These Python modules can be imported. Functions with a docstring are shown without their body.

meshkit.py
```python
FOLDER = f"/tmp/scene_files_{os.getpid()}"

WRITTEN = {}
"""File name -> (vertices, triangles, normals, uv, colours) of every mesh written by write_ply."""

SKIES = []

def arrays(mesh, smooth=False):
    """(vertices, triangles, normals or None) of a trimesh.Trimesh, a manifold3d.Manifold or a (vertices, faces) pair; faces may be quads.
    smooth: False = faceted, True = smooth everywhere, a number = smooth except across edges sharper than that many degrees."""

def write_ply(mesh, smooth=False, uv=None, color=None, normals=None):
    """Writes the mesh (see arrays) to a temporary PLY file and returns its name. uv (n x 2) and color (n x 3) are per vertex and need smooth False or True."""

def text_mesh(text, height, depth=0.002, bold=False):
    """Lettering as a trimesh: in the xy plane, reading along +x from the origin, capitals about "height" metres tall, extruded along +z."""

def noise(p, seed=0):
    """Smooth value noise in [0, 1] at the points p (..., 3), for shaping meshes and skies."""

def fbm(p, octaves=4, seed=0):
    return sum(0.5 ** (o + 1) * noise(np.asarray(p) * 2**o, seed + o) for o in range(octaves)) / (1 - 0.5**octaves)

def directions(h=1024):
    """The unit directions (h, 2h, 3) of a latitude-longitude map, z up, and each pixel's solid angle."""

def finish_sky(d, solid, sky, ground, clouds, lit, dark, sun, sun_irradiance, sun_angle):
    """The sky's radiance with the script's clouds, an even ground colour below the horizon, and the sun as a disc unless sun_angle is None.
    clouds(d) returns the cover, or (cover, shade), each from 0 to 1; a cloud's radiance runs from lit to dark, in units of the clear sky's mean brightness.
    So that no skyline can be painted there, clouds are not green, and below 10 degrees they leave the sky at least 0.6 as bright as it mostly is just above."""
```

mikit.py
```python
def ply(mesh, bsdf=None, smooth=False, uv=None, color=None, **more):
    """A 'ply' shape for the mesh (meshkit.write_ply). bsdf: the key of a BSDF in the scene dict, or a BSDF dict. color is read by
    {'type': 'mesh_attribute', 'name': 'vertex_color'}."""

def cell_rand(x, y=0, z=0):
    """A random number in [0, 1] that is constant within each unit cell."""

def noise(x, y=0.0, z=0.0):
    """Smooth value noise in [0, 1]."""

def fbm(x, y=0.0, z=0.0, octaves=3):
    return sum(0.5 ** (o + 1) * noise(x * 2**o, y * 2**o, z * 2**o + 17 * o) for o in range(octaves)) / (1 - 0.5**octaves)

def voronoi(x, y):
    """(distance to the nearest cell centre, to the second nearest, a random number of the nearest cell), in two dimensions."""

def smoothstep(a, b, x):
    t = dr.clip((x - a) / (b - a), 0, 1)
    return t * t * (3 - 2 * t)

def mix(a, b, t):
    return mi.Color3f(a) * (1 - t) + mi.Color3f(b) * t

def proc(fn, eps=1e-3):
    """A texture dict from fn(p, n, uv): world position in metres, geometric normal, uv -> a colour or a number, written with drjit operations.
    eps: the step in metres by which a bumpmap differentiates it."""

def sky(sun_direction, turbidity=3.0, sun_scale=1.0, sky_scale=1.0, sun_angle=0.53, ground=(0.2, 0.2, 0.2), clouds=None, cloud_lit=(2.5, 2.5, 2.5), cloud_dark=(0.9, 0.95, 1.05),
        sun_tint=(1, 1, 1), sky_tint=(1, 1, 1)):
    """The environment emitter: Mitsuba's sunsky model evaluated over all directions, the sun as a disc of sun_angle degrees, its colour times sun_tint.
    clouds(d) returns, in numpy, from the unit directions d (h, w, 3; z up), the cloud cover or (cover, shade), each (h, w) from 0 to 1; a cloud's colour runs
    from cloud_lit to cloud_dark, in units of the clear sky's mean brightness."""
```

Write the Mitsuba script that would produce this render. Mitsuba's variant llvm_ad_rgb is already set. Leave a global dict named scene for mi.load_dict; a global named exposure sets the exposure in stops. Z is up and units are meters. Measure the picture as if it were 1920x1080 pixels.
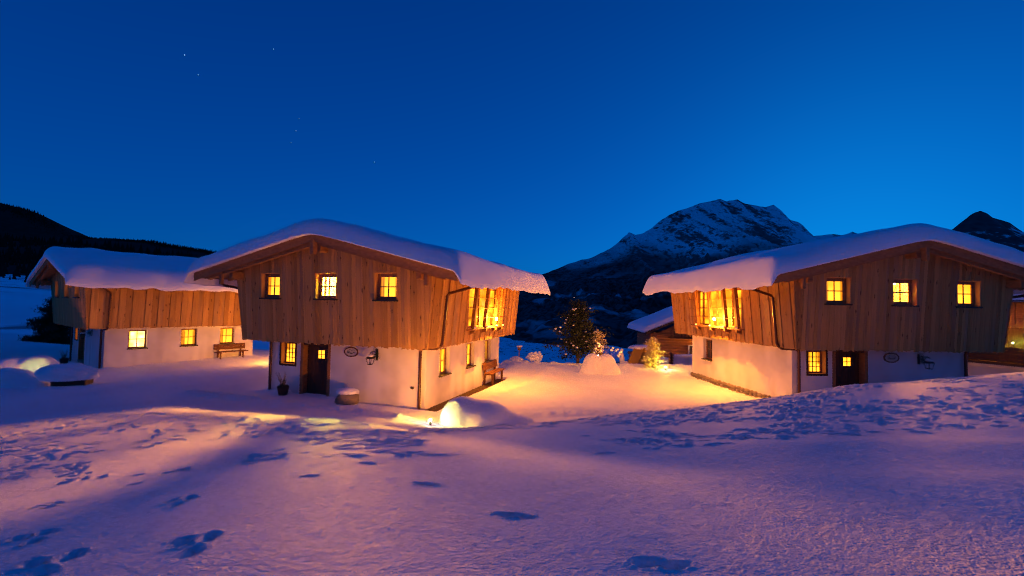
import math, random
import numpy as np, trimesh, manifold3d, drjit as dr, mitsuba as mi, mikit, meshkit
from scipy.interpolate import RBFInterpolator
from shapely.geometry import Polygon, box as sbox
from shapely.ops import unary_union
from mikit import noise, fbm, voronoi, cell_rand, smoothstep, mix, proc

# ------------------------------------------------------------------ camera, sky, exposure
scene, labels = {}, {}
exposure = 0.0
CAM_H, PITCH, ROLL, HFOV = 3.637, 0.03873, 0.01965, 97.566
_f = np.array([0, math.cos(PITCH), math.sin(PITCH)]); _r = np.array([1.0, 0, 0]); _u = np.cross(_r, _f)
_r2 = math.cos(ROLL) * _r + math.sin(ROLL) * _u
_u2 = -math.sin(ROLL) * _r + math.cos(ROLL) * _u
_cm = np.eye(4); _cm[:3, 0] = -_r2; _cm[:3, 1] = _u2; _cm[:3, 2] = _f; _cm[:3, 3] = [0, 0, CAM_H]
scene['camera'] = {'type': 'perspective', 'fov': HFOV, 'fov_axis': 'x', 'near_clip': 0.05, 'far_clip': 12000.0, 'to_world': mi.ScalarTransform4f(_cm)}
_az, _el = math.radians(38), math.radians(14)
scene['sky'] = mikit.sky((math.sin(_az) * math.cos(_el), math.cos(_az) * math.cos(_el), math.sin(_el)), turbidity=2.0, sun_scale=0.0, sky_scale=1.0,
                         ground=(0.1, 0.1, 0.12), sky_tint=(0.006, 0.80, 3.25))
scene['sky']['sampling_weight'] = 60.0
WARM = np.array([1.0, 0.315, 0.030])
LAMP = dict(bay=82.0, star=640.0, pendant=210.0, upper=135.0, mound=52.0, path=66.0, shrub=8.0, side=95.0, left=16.0, yard=16.0)

# ------------------------------------------------------------------ helpers
rng = np.random.default_rng(7)
random.seed(7)
T = mi.ScalarTransform4f


def num(key):
    """key, or key_001, key_002 ... when taken"""
    used = num.used
    n = used.get(key, 0); used[key] = n + 1
    return key if n == 0 else f'{key}_{n:03d}'


num.used = {}


def cat(ms):
    ms = [m for m in ms if m is not None and len(m.faces)]
    return trimesh.Trimesh(np.vstack([m.vertices for m in ms]), np.vstack([np.asarray(m.faces) + o for m, o in zip(ms, np.cumsum([0] + [len(m.vertices) for m in ms[:-1]]))]), process=False)


def box(x0, x1, y0, y1, z0, z1):
    m = trimesh.creation.box(extents=(abs(x1 - x0), abs(y1 - y0), abs(z1 - z0)))
    m.apply_translation(((x0 + x1) / 2, (y0 + y1) / 2, (z0 + z1) / 2)); return m


def cbox(x0, x1, y0, y1, z0, z1, c=0.012):
    """chamfered box"""
    x0, x1 = sorted((x0, x1)); y0, y1 = sorted((y0, y1)); z0, z1 = sorted((z0, z1))
    P = []
    for x, sx in ((x0, 1), (x1, -1)):
        for y, sy in ((y0, 1), (y1, -1)):
            for z, sz in ((z0, 1), (z1, -1)):
                P += [(x + sx * c, y + sy * c, z), (x + sx * c, y, z + sz * c), (x, y + sy * c, z + sz * c)]
    return trimesh.convex.convex_hull(np.array(P))


def hull(P):
    return trimesh.convex.convex_hull(np.array(P, float))


def tube(path, r, n=8, caps=True):
    path = np.array(path, float); r = np.broadcast_to(np.array(r, float), (len(path),))
    t = np.gradient(path, axis=0); t /= np.linalg.norm(t, axis=1, keepdims=True) + 1e-12
    up = np.array([0, 0, 1.0]) if abs(t[0][2]) < 0.9 else np.array([1.0, 0, 0])
    V = []
    for p, d, rr in zip(path, t, r):
        a = np.cross(d, up)
        if np.linalg.norm(a) < 1e-3: a = np.cross(d, [0.3, 1, 0.2])
        a /= np.linalg.norm(a); b = np.cross(d, a); up = np.cross(a, d) if np.linalg.norm(np.cross(a, d)) > 0.1 else up
        th = np.arange(n) / n * 2 * np.pi
        V.append(p + rr * (np.cos(th)[:, None] * a + np.sin(th)[:, None] * b))
    V = np.vstack(V); F = []
    m = len(path)
    for i in range(m - 1):
        for k in range(n):
            a, b = i * n + k, i * n + (k + 1) % n
            F += [(a, b + n, b), (a, a + n, b + n)]
    if caps:
        F += [(0, k, k + 1) for k in range(1, n - 1)]
        o = (m - 1) * n
        F += [(o, o + k + 1, o + k) for k in range(1, n - 1)]
    return trimesh.Trimesh(V, np.array(F), process=False)


def lathe(prof, n=16):
    prof = np.array(prof, float); th = np.arange(n) / n * 2 * np.pi
    V = np.array([[r * math.cos(a), r * math.sin(a), z] for r, z in prof for a in th]); F = []
    for i in range(len(prof) - 1):
        for k in range(n):
            a, b = i * n + k, i * n + (k + 1) % n
            F += [(a, b, b + n), (a, b + n, a + n)]
    return trimesh.Trimesh(V, np.array(F), process=False)


def moved(m, x=0, y=0, z=0, rz=0, s=1.0):
    m = m.copy(); v = m.vertices * s; c, q = math.cos(rz), math.sin(rz)
    m.vertices = np.stack([v[:, 0] * c - v[:, 1] * q + x, v[:, 0] * q + v[:, 1] * c + y, v[:, 2] + z], 1); return m


def grid_mesh(P):
    """(n, m, 3) points -> mesh with up-facing faces for P[i, j] with i along x and j along y"""
    n, m = P.shape[:2]; idx = np.arange(n * m).reshape(n, m)
    a, b, c, d = idx[:-1, :-1].ravel(), idx[1:, :-1].ravel(), idx[1:, 1:].ravel(), idx[:-1, 1:].ravel()
    return trimesh.Trimesh(P.reshape(-1, 3), np.vstack([np.stack([a, b, c], 1), np.stack([a, c, d], 1)]), process=False)


def blob(rx, ry, rz, seed=0, amp=0.12, freq=1.6, sub=4, flat=None):
    m = trimesh.creation.icosphere(subdivisions=sub)
    v = m.vertices.copy()
    k = 1 + amp * 2 * (meshkit.fbm(v * freq + 10.3, 4, seed) - 0.5)
    v = v * k[:, None] * [rx, ry, rz]
    if flat is not None: v[:, 2] = np.where(v[:, 2] < flat, flat + 0.15 * (v[:, 2] - flat), v[:, 2])
    return trimesh.Trimesh(v, m.faces, process=False)


def add(key, mesh, bsdf, smooth=False, M=None, uv=None, **more):
    d = mikit.ply(mesh, bsdf, smooth=smooth, uv=uv, **more)
    if M is not None: d = {**d, 'to_world': M}
    scene[key] = d
    return key


def tag(key, label=None, category=None, group=None, kind=None):
    e = {}
    if label: e['label'] = label
    if category: e['category'] = category
    if group: e['group'] = group
    if kind: e['kind'] = kind
    labels[key] = e


def bulb(key, p, r, inten, weight=12.0, M=None, col=WARM):
    """glowing bulb: a small sphere; inten = W/sr of the red channel"""
    rad = inten / (math.pi * r * r)
    d = {'type': 'sphere', 'center': list(map(float, p)), 'radius': float(r),
         'bsdf': {'type': 'ref', 'id': 'bulb_glass'},
         'emitter': {'type': 'area', 'radiance': {'type': 'rgb', 'value': [float(x) for x in rad * np.asarray(col)]}, 'sampling_weight': weight}}
    if M is not None: d['to_world'] = M
    scene[key] = d


# ------------------------------------------------------------------ materials
def diffuse(rgb, rough=0.8, spec=0.25):
    return {'type': 'twosided', 'bsdf': {'type': 'principled', 'base_color': rgb if isinstance(rgb, dict) else {'type': 'rgb', 'value': list(rgb)}, 'roughness': rough, 'specular': spec}}


def f_plank(p, n, uv):
    x, y = uv.x, uv.y
    i = dr.floor(x * 0.1)
    tone = cell_rand(i, 3)
    g = fbm(x * 34, y * 1.6 + i * 7.1, 0.5, 3)
    fine = noise(x * 150, y * 5.0, i)
    d, _, w = voronoi(x * 5.2 + i * 1.3, y * 1.35 + i * 0.77)
    knot = smoothstep(0.15, 0.05, d) * dr.select(w < 0.3, 1.0, 0.0)
    streak = smoothstep(0.55, 0.8, noise(x * 14, y * 0.8, i + 0.3))
    c = mix((0.29, 0.145, 0.038), (0.60, 0.335, 0.105), 0.25 * fine + 0.40 * g + 0.75 * tone - 0.2)
    c = mix(c, (0.20, 0.105, 0.05), 0.35 * streak)
    grey = smoothstep(0.5, 0.75, cell_rand(i, 11)) * smoothstep(0.3, 0.7, noise(x * 3, y * 0.7, i + 0.7))
    c = mix(c, (0.27, 0.19, 0.13), 0.45 * grey)
    return mix(c, (0.06, 0.022, 0.010), 0.85 * knot)


def f_beam(p, n, uv):
    g = fbm(p.x * 9 + p.z * 3, p.y * 9 + p.z * 2, p.z * 14, 3)
    return mix((0.20, 0.09, 0.035), (0.40, 0.20, 0.08), g)


def f_darkwood(p, n, uv):
    g = fbm(p.x * 30, p.y * 30, p.z * 3, 3)
    return mix((0.030, 0.014, 0.008), (0.085, 0.040, 0.020), g)


def f_log(p, n, uv):
    g = fbm(p.x * 6, p.y * 6, p.z * 22, 3)
    return mix((0.16, 0.07, 0.03), (0.38, 0.19, 0.08), g)


def f_plaster(p, n, uv):
    g = fbm(p.x * 1.3, p.y * 1.3, p.z * 1.3, 4)
    st = noise(p.x * 3.1, p.y * 3.1, p.z * 0.35)
    return mix((0.60, 0.565, 0.52), (0.82, 0.79, 0.75), smoothstep(0.2, 0.75, 0.55 * g + 0.45 * st))


def f_plaster_h(p, n, uv):
    return 0.010 * fbm(p.x * 9, p.y * 9, p.z * 9, 3) + 0.003 * noise(p.x * 60, p.y * 60, p.z * 60)


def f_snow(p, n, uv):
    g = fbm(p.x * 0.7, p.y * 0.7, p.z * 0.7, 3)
    f = 0.30 * noise(p.x * 30, p.y * 30, p.z * 30) + 0.40 * noise(p.x * 64, p.y * 64, p.z * 64) + 0.30 * noise(p.x * 118, p.y * 118, p.z * 118)  # grain speckle: tiny shadows between snow crystals put into the colour
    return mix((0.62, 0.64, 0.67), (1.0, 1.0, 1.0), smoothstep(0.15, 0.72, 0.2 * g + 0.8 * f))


def f_roof_snow(p, n, uv):
    return mix((0.84, 0.86, 0.89), (0.95, 0.955, 0.965), fbm(p.x * 2.1, p.y * 2.1, p.z * 2.1, 3))


def f_snow_h(p, n, uv):
    return 0.008 * noise(p.x * 42, p.y * 42, p.z * 42) + 0.008 * noise(p.x * 90, p.y * 90, p.z * 90)


def f_stone(p, n, uv):
    return mix((0.10, 0.085, 0.065), (0.34, 0.28, 0.21), fbm(p.x * 3.3, p.y * 3.3, p.z * 5, 4))


def f_rock(p, n, uv):
    """mountain: rock, snow where it can lie, dark woods low down (world heights in metres)"""
    big = fbm(p.x * 0.0042, p.y * 0.0042, p.z * 0.006, 4)
    mid = fbm(p.x * 0.02 + p.z * 0.012, p.y * 0.02, p.z * 0.016, 4)
    fine = fbm(p.x * 0.07 + p.z * 0.03, p.y * 0.07, p.z * 0.06, 3)
    q, al = p.x * 0.82 + p.z * 0.57, p.x * 0.57 - p.z * 0.82
    streak = fbm(q * 0.024 + 2 * big, al * 0.0045, p.y * 0.003, 4)
    snow = smoothstep(0.46, 0.58, 0.46 * streak + 0.18 * mid + 0.26 * fine + 0.10 * big + 0.22 * (n.z - 0.5))
    snow = snow * smoothstep(150, 430, p.z + 420 * (big - 0.5)) 
    wood = smoothstep(300, 90, p.z + 460 * (big - 0.5) + 120 * (mid - 0.5))
    rock = mix((0.06, 0.065, 0.07), (0.24, 0.24, 0.23), fine)
    c = mix(rock, (0.93, 0.94, 0.94), snow)
    c = mix(c, mix((0.018, 0.028, 0.028), (0.085, 0.10, 0.10), smoothstep(0.3, 0.7, fine)), wood)
    mead = smoothstep(0.59, 0.66, fbm(p.x * 0.0062 + 3.1, p.y * 0.004, p.z * 0.016, 3)) * smoothstep(240, 60, p.z) * smoothstep(-120, -20, p.z)
    return mix(c, (0.55, 0.58, 0.62), 0.75 * mead * smoothstep(0.35, 0.6, mid))


def f_bare(p, n, uv):
    f = fbm(p.x * 0.05 + p.z * 0.03, p.y * 0.05, p.z * 0.05, 4); b = fbm(p.x * 0.008, p.y * 0.008, p.z * 0.012, 3)
    return mix(mix((0.03, 0.035, 0.04), (0.15, 0.15, 0.15), f), (0.8, 0.82, 0.84), smoothstep(0.56, 0.68, 0.5 * f + 0.5 * b))


def f_meadow(p, n, uv):
    """far snow meadow with bare scrub showing through"""
    g = fbm(p.x * 0.10, p.y * 0.03, p.z * 0.5, 4)
    sc = smoothstep(0.60, 0.75, fbm(p.x * 0.22, p.y * 0.06, 2.0, 3))
    return mix(mix((0.74, 0.78, 0.82), (0.95, 0.96, 0.97), g), (0.06, 0.06, 0.06), 0.8 * sc)


def f_floorwood(p, n, uv):
    return mix((0.012, 0.017, 0.013), (0.035, 0.042, 0.035), fbm(p.x * 0.3, p.y * 0.3, p.z * 0.3, 3))


def f_bark(p, n, uv):
    return mix((0.05, 0.032, 0.02), (0.14, 0.09, 0.055), fbm(p.x * 20, p.y * 20, p.z * 5, 3))


def f_gravel(p, n, uv):
    d, _, w = voronoi(p.x * 14, p.y * 14)
    return mix((0.05, 0.032, 0.02), (0.17, 0.11, 0.07), w * smoothstep(0.5, 0.1, d))


def f_glow(p, n, uv):
    """what is seen through a lit window: a bright room between drawn curtains"""
    s = noise(dr.floor(p.x * 0.7) * 3.7, dr.floor(p.z * 0.6) * 1.9, 0.5)
    w = 0.30 * smoothstep(0.35, 0.65, s)
    cur = dr.maximum(smoothstep(w + 0.05, w - 0.03, uv.x), smoothstep(1 - w * 0.7 - 0.05, 1 - w * 0.7 + 0.03, uv.x))
    fold = 0.72 + 0.28 * dr.sin(uv.x * 62 + 5 * noise(uv.y * 2, s * 9))
    room = mix((1.8, 0.60, 0.008), (3.4, 1.20, 0.06), smoothstep(0.9, 0.1, uv.y) * 0.6 + 0.4 * noise(uv.x * 3, uv.y * 4, s * 20))
    return mix(room, mi.Color3f(1.3, 0.36, 0.006) * fold, cur)


def f_glow_white(p, n, uv):
    w = noise(uv.x * 4, uv.y * 5, 1.0)
    fold = 0.8 + 0.2 * dr.sin(uv.x * 50)
    c = mix((4.0, 1.9, 0.25), (6.0, 3.2, 1.0), w)
    return mix(c, mi.Color3f(2.4, 1.2, 0.08) * fold, smoothstep(0.22, 0.1, uv.x))


def f_glow_bay(p, n, uv):
    s = fbm(uv.x * 5, uv.y * 4, 3.0, 3)
    return mix((1.1, 0.32, 0.004), (2.8, 0.98, 0.03), smoothstep(0.3, 0.75, s))


def f_glow_dim(p, n, uv):
    fold = 0.7 + 0.3 * dr.sin(uv.x * 40)
    return mi.Color3f(0.95, 0.30, 0.008) * fold * (0.6 + 0.6 * uv.y)


def f_glow_amber(p, n, uv):
    fold = 0.75 + 0.25 * dr.sin(uv.x * 40 + 3 * uv.y)
    return mi.Color3f(1.5, 0.50, 0.02) * fold


B = scene
B['plank'] = diffuse(proc(f_plank), 0.75, 0.2)
B['beam'] = diffuse(proc(f_beam), 0.75, 0.2)
B['dark_wood'] = diffuse(proc(f_darkwood), 0.6, 0.3)
B['log_wood'] = diffuse(proc(f_log), 0.75, 0.2)
B['plaster'] = {'type': 'twosided', 'bsdf': {'type': 'bumpmap', 'texture': proc(f_plaster_h, 0.004), 'bsdf': {'type': 'diffuse', 'reflectance': proc(f_plaster)}}}
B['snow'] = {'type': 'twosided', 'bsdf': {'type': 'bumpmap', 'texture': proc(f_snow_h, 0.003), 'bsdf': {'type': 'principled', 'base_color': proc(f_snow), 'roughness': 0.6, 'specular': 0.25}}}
B['soft_snow'] = diffuse(proc(f_roof_snow), 0.7, 0.2)
B['stone'] = diffuse(proc(f_stone), 0.85, 0.2)
B['mountain_rock'] = diffuse(proc(f_rock), 0.95, 0.05)
B['bare_rock'] = diffuse(proc(f_bare), 0.95, 0.05)
B['meadow_snow'] = diffuse(proc(f_meadow), 0.95, 0.05)
B['forest_floor'] = diffuse(proc(f_floorwood), 0.95, 0.05)
B['bark'] = diffuse(proc(f_bark), 0.9, 0.1)
B['gravel'] = diffuse(proc(f_gravel), 0.9, 0.2)
B['needles'] = diffuse((0.022, 0.034, 0.020), 0.8, 0.2)
B['far_needles'] = diffuse((0.012, 0.018, 0.016), 0.95, 0.05)
B['lamplit_leaves'] = diffuse((0.55, 0.48, 0.20), 0.8, 0.2)  # leaf colour brightened and yellowed to carry lamp glow and clinging snow
B['twig'] = diffuse((0.20, 0.13, 0.06), 0.85, 0.2)
B['iron'] = diffuse((0.012, 0.011, 0.012), 0.5, 0.5)
B['copper'] = {'type': 'twosided', 'bsdf': {'type': 'principled', 'base_color': {'type': 'rgb', 'value': [0.10, 0.045, 0.028]}, 'roughness': 0.35, 'metallic': 0.6, 'specular': 0.5}}
B['window_wood'] = diffuse((0.23, 0.105, 0.04), 0.55, 0.35)
B['pale_wood'] = diffuse((0.50, 0.28, 0.11), 0.7, 0.25)
B['sill_metal'] = diffuse((0.025, 0.018, 0.015), 0.45, 0.4)
B['sign_face'] = diffuse((0.52, 0.50, 0.44), 0.5, 0.3)
B['sign_rim'] = diffuse((0.13, 0.055, 0.025), 0.6, 0.3)
B['ochre_canvas'] = diffuse((0.45, 0.26, 0.04), 0.8, 0.2)
B['clay'] = diffuse((0.030, 0.022, 0.018), 0.7, 0.3)
B['bulb_glass'] = {'type': 'diffuse', 'reflectance': {'type': 'rgb', 'value': [0.5, 0.5, 0.5]}}
B['pane_glass'] = {'type': 'twosided', 'bsdf': {'type': 'principled', 'base_color': {'type': 'rgb', 'value': [0.03, 0.03, 0.03]}, 'roughness': 0.08, 'specular': 0.6}}
B['bench_wood'] = diffuse((0.17, 0.075, 0.03), 0.7, 0.2)
B['ice'] = diffuse((0.72, 0.75, 0.80), 0.15, 0.5)
B['room_paint'] = diffuse((0.62, 0.50, 0.30), 0.8, 0.1)
# a window pane: nine tenths of the light passes straight through, the rest meets its reflecting surface
B['clear_glass'] = {'type': 'blendbsdf', 'weight': 0.08, 'a': {'type': 'null'}, 'b': {'type': 'twosided', 'bsdf': {'type': 'principled', 'base_color': {'type': 'rgb', 'value': [0.05, 0.05, 0.05]}, 'roughness': 0.1, 'specular': 0.6}}}
GLOW = {k: {'type': 'area', 'radiance': proc(f), 'sampling_weight': w} for k, f, w in
        (('room', f_glow, 0.12), ('white', f_glow_white, 0.25), ('bay', f_glow_bay, 1.0), ('dim', f_glow_dim, 0.05), ('amber', f_glow_amber, 0.08))}

# ------------------------------------------------------------------ terrain
NEAR = np.array([
    # foreground slope the camera stands on
    (0, -6, 2.7), (-8, -5, 2.45), (8, -5, 2.9), (0, 0, 2.34), (-6, 0, 2.2), (6, 0, 2.5), (0, 2.6, 2.07), (-3, 2.6, 2.02), (3, 2.6, 2.13), (-6.3, 5.5, 1.1), (-3, 5.5, 1.52), (0, 5.5, 1.66), (4.5, 4.5, 2.02), (5, 6.5, 1.82),
    (0, 8, 1.20), (-4, 8, 1.08), (-9, 8, 0.72), (4.5, 8, 1.50), (9, 8, 1.86), (14, 8, 2.25), (22, 6, 2.9), (-18, 6, 0.8), (-14, 2, 1.5), (15, 0, 3.0),
    (0, 10.5, 0.80), (-4, 10.8, 0.66), (4, 10.8, 1.02), (0, 12.4, 0.36), (-4, 12.9, 0.34), (-7.7, 13.4, 0.33), (-11, 13.3, 0.36), (-13.7, 12, 0.16), (-9, 11, 0.52), (3.2, 12.8, 0.62), (6.3, 13, 0.98), (9.9, 13, 1.55), (14.5, 13, 2.0), (20, 13, 2.3), (9, 10.5, 1.75), (14, 10.5, 2.15),
    # behind the crest
    (-2, 13.6, -0.02), (0, 13.9, -0.02), (2.5, 14.6, 0.05), (5.5, 15.4, 0.08), (8.2, 15.6, 0.42), (10.2, 16.0, 0.5), (14, 15.4, 0.95), (14, 16.6, 0.45), (17.5, 16, 1.0), (20, 17, 1.1), (22, 20, 0.5), (26, 24, -0.4), (30, 16, 1.0),
    # cleared court between the chalets
    (-5, 14.6, 0.05), (-2, 16, 0), (0, 17.5, -0.03), (2, 16, 0.0), (5, 18, -0.05), (8, 18, -0.05), (3, 22, -0.05), (0, 20, -0.05), (6, 24, -0.03), (8.6, 21, -0.1), (9, 26, 0), (0, 26, 0), (4, 26.5, 0.03), (12, 27.5, 0), (-1.5, 21, 0.0), (-3, 25, 0), (-6, 22, 0), (14, 20, 0.1), (14, 25, 0), (18, 24, 0.1),
    # left court
    (-8, 16.8, 0.02), (-6, 16, 0), (-10.5, 17.6, 0.05), (-8.5, 14.7, 0.12), (-13, 16, 0.12), (-13, 20, 0.05), (-17, 22, -0.05), (-20, 23.5, -0.15), (-15, 27, -0.12), (-18, 17, 0.0), (-22, 18, 0), (-25, 24, -0.42), (-28, 28, -0.45), (-21, 29, -0.12), (-17, 13, 0.02), (-24, 13, 0), (-30, 20, -0.1), (-12, 24, 0), (-22, 34, 0.0),
    # edges of the plateau
    (1.4, 28.3, 0.02), (6, 28.5, 0.02), (11, 29.5, 0.0), (-8, 31, 0.1), (0, 33, -0.9), (5, 33, -0.8), (11, 34, -0.9), (20, 32, -0.6), (-40, 36, 0.05), (-31, 32, 0.05), (-46, 42, -1.3), (-33, 40, -1.1), (-15, 36, -0.6), (-6, 38, -1.4), (30, 34, -1.2), (-50, 25, 0.1), (-60, 10, 0.6), (-45, -5, 2), (45, -5, 3.4), (48, 20, 1.5),
    (0, 48, -3.6), (-30, 52, -2.4), (30, 50, -3.8), (-60, 55, -1.6), (60, 50, -3)], float)
FAR = np.array([(0, 30, -0.3), (0, 60, -4.2), (40, 45, -2.8), (0, 150, -18), (-40, 55, -2.2), (-75, 60, -0.8), (-70, 20, 0.5), (70, 20, 1.0), (80, 60, -4), (-75, 90, 1.0), (-115, 105, 4.5), (-165, 150, 8.5), (-260, 190, 14), (-30, 120, -10),
                (0, 500, -70), (-200, 420, 10), (300, 400, -70), (200, 150, -20), (0, 1300, -95), (800, 1300, -95), (-800, 1300, -60), (-700, 300, 30), (700, 200, -20), (0, -60, 6), (-300, -60, 15), (300, -60, 12)], float)
_rn = RBFInterpolator(NEAR[:, :2], NEAR[:, 2], kernel='thin_plate_spline', smoothing=0.02)
_rf = RBFInterpolator(FAR[:, :2] / 100, FAR[:, 2], kernel='linear')


def zbase(x, y):
    x, y = np.asarray(x, float), np.asarray(y, float)
    P = np.stack([x.ravel(), y.ravel()], 1)
    r = np.maximum(np.abs(P[:, 0]) - 40, np.maximum(P[:, 1] - 38, -P[:, 1] - 4))
    w = np.clip(r / 12, 0, 1); w = w * w * (3 - 2 * w)
    z = np.zeros(len(P))
    a, b = w < 1, w > 0
    if a.any(): z[a] += (1 - w[a]) * _rn(P[a])
    if b.any(): z[b] += w[b] * _rf(P[b] / 100)
    return z.reshape(x.shape)


# every chalet is the same house: place (x, y), turn and height of its ground
HOUSE = {'C': (-6.382, 17.138, 0.318, 0.0), 'R': (13.993, 17.009, -0.0854, 0.178), 'L': (-24.753, 26.328, 0.6284, -0.12), 'E': (26.34, 17.23, 0.59, -0.75)}
W, LEN, H1, OS, OF, OB, KF = 7.16, 7.59, 2.15, 0.49, 0.83, 0.97, 0.084
ZT, ZR, SLOPE, EAVE, VF, VB = 4.78, 5.86, 0.252, 5.52, -1.75, 9.1


def hmat(h):
    x, y, yaw, z0 = HOUSE[h]; c, s = math.cos(yaw), math.sin(yaw)
    return mi.ScalarTransform4f(np.array([[c, s, 0, x], [-s, c, 0, y], [0, 0, 1, z0], [0, 0, 0, 1.0]]))


def hw(h, u, v, z=0.0):
    x, y, yaw, z0 = HOUSE[h]; c, s = math.cos(yaw), math.sin(yaw)
    return np.array([x + u * c + v * s, y - u * s + v * c, z + z0])


def hloc(h, x, y):
    X, Y, yaw, z0 = HOUSE[h]; c, s = math.cos(yaw), math.sin(yaw)
    return (x - X) * c - (y - Y) * s, (x - X) * s + (y - Y) * c


HARE = [(-3.10, 4.28, .9), (-2.08, 3.02, .95), (-4.70, 6.60, .7), (-4.96, 4.91, .85), (-3.54, 3.40, .9), (-2.77, 2.74, .95), (-6.26, 6.67, .7)]
HOLES = [(.07, 3.73, .16, .07), (.96, 2.85, .17, .075), (-.84, 4.71, .13, .06), (-1.82, 5.91, .11, .05), (-3.82, 6.75, .12, .06), (-2.26, 5.19, .10, .05), (-4.85, 5.95, .10, .05)]


def line_dist(x, y, pts):
    d = np.full(x.shape, 1e9)
    for (ax, ay), (bx, by) in zip(pts[:-1], pts[1:]):
        dx, dy = bx - ax, by - ay
        t = np.clip(((x - ax) * dx + (y - ay) * dy) / (dx * dx + dy * dy), 0, 1)
        d = np.minimum(d, np.hypot(x - ax - t * dx, y - ay - t * dy))
    return d


BANK = [(-12.0, 17.0), (-9.2, 16.15), (-7.0, 15.35), (-5.0, 14.6), (-3.4, 14.0)]
TRACK = [(-1.0, 15.3), (2.0, 15.6), (5.0, 16.1), (7.4, 16.9)]
PATH_EDGE = [(-1.2, 16.4), (0.2, 19.5), (1.6, 23.0), (2.2, 26.2)]


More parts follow.
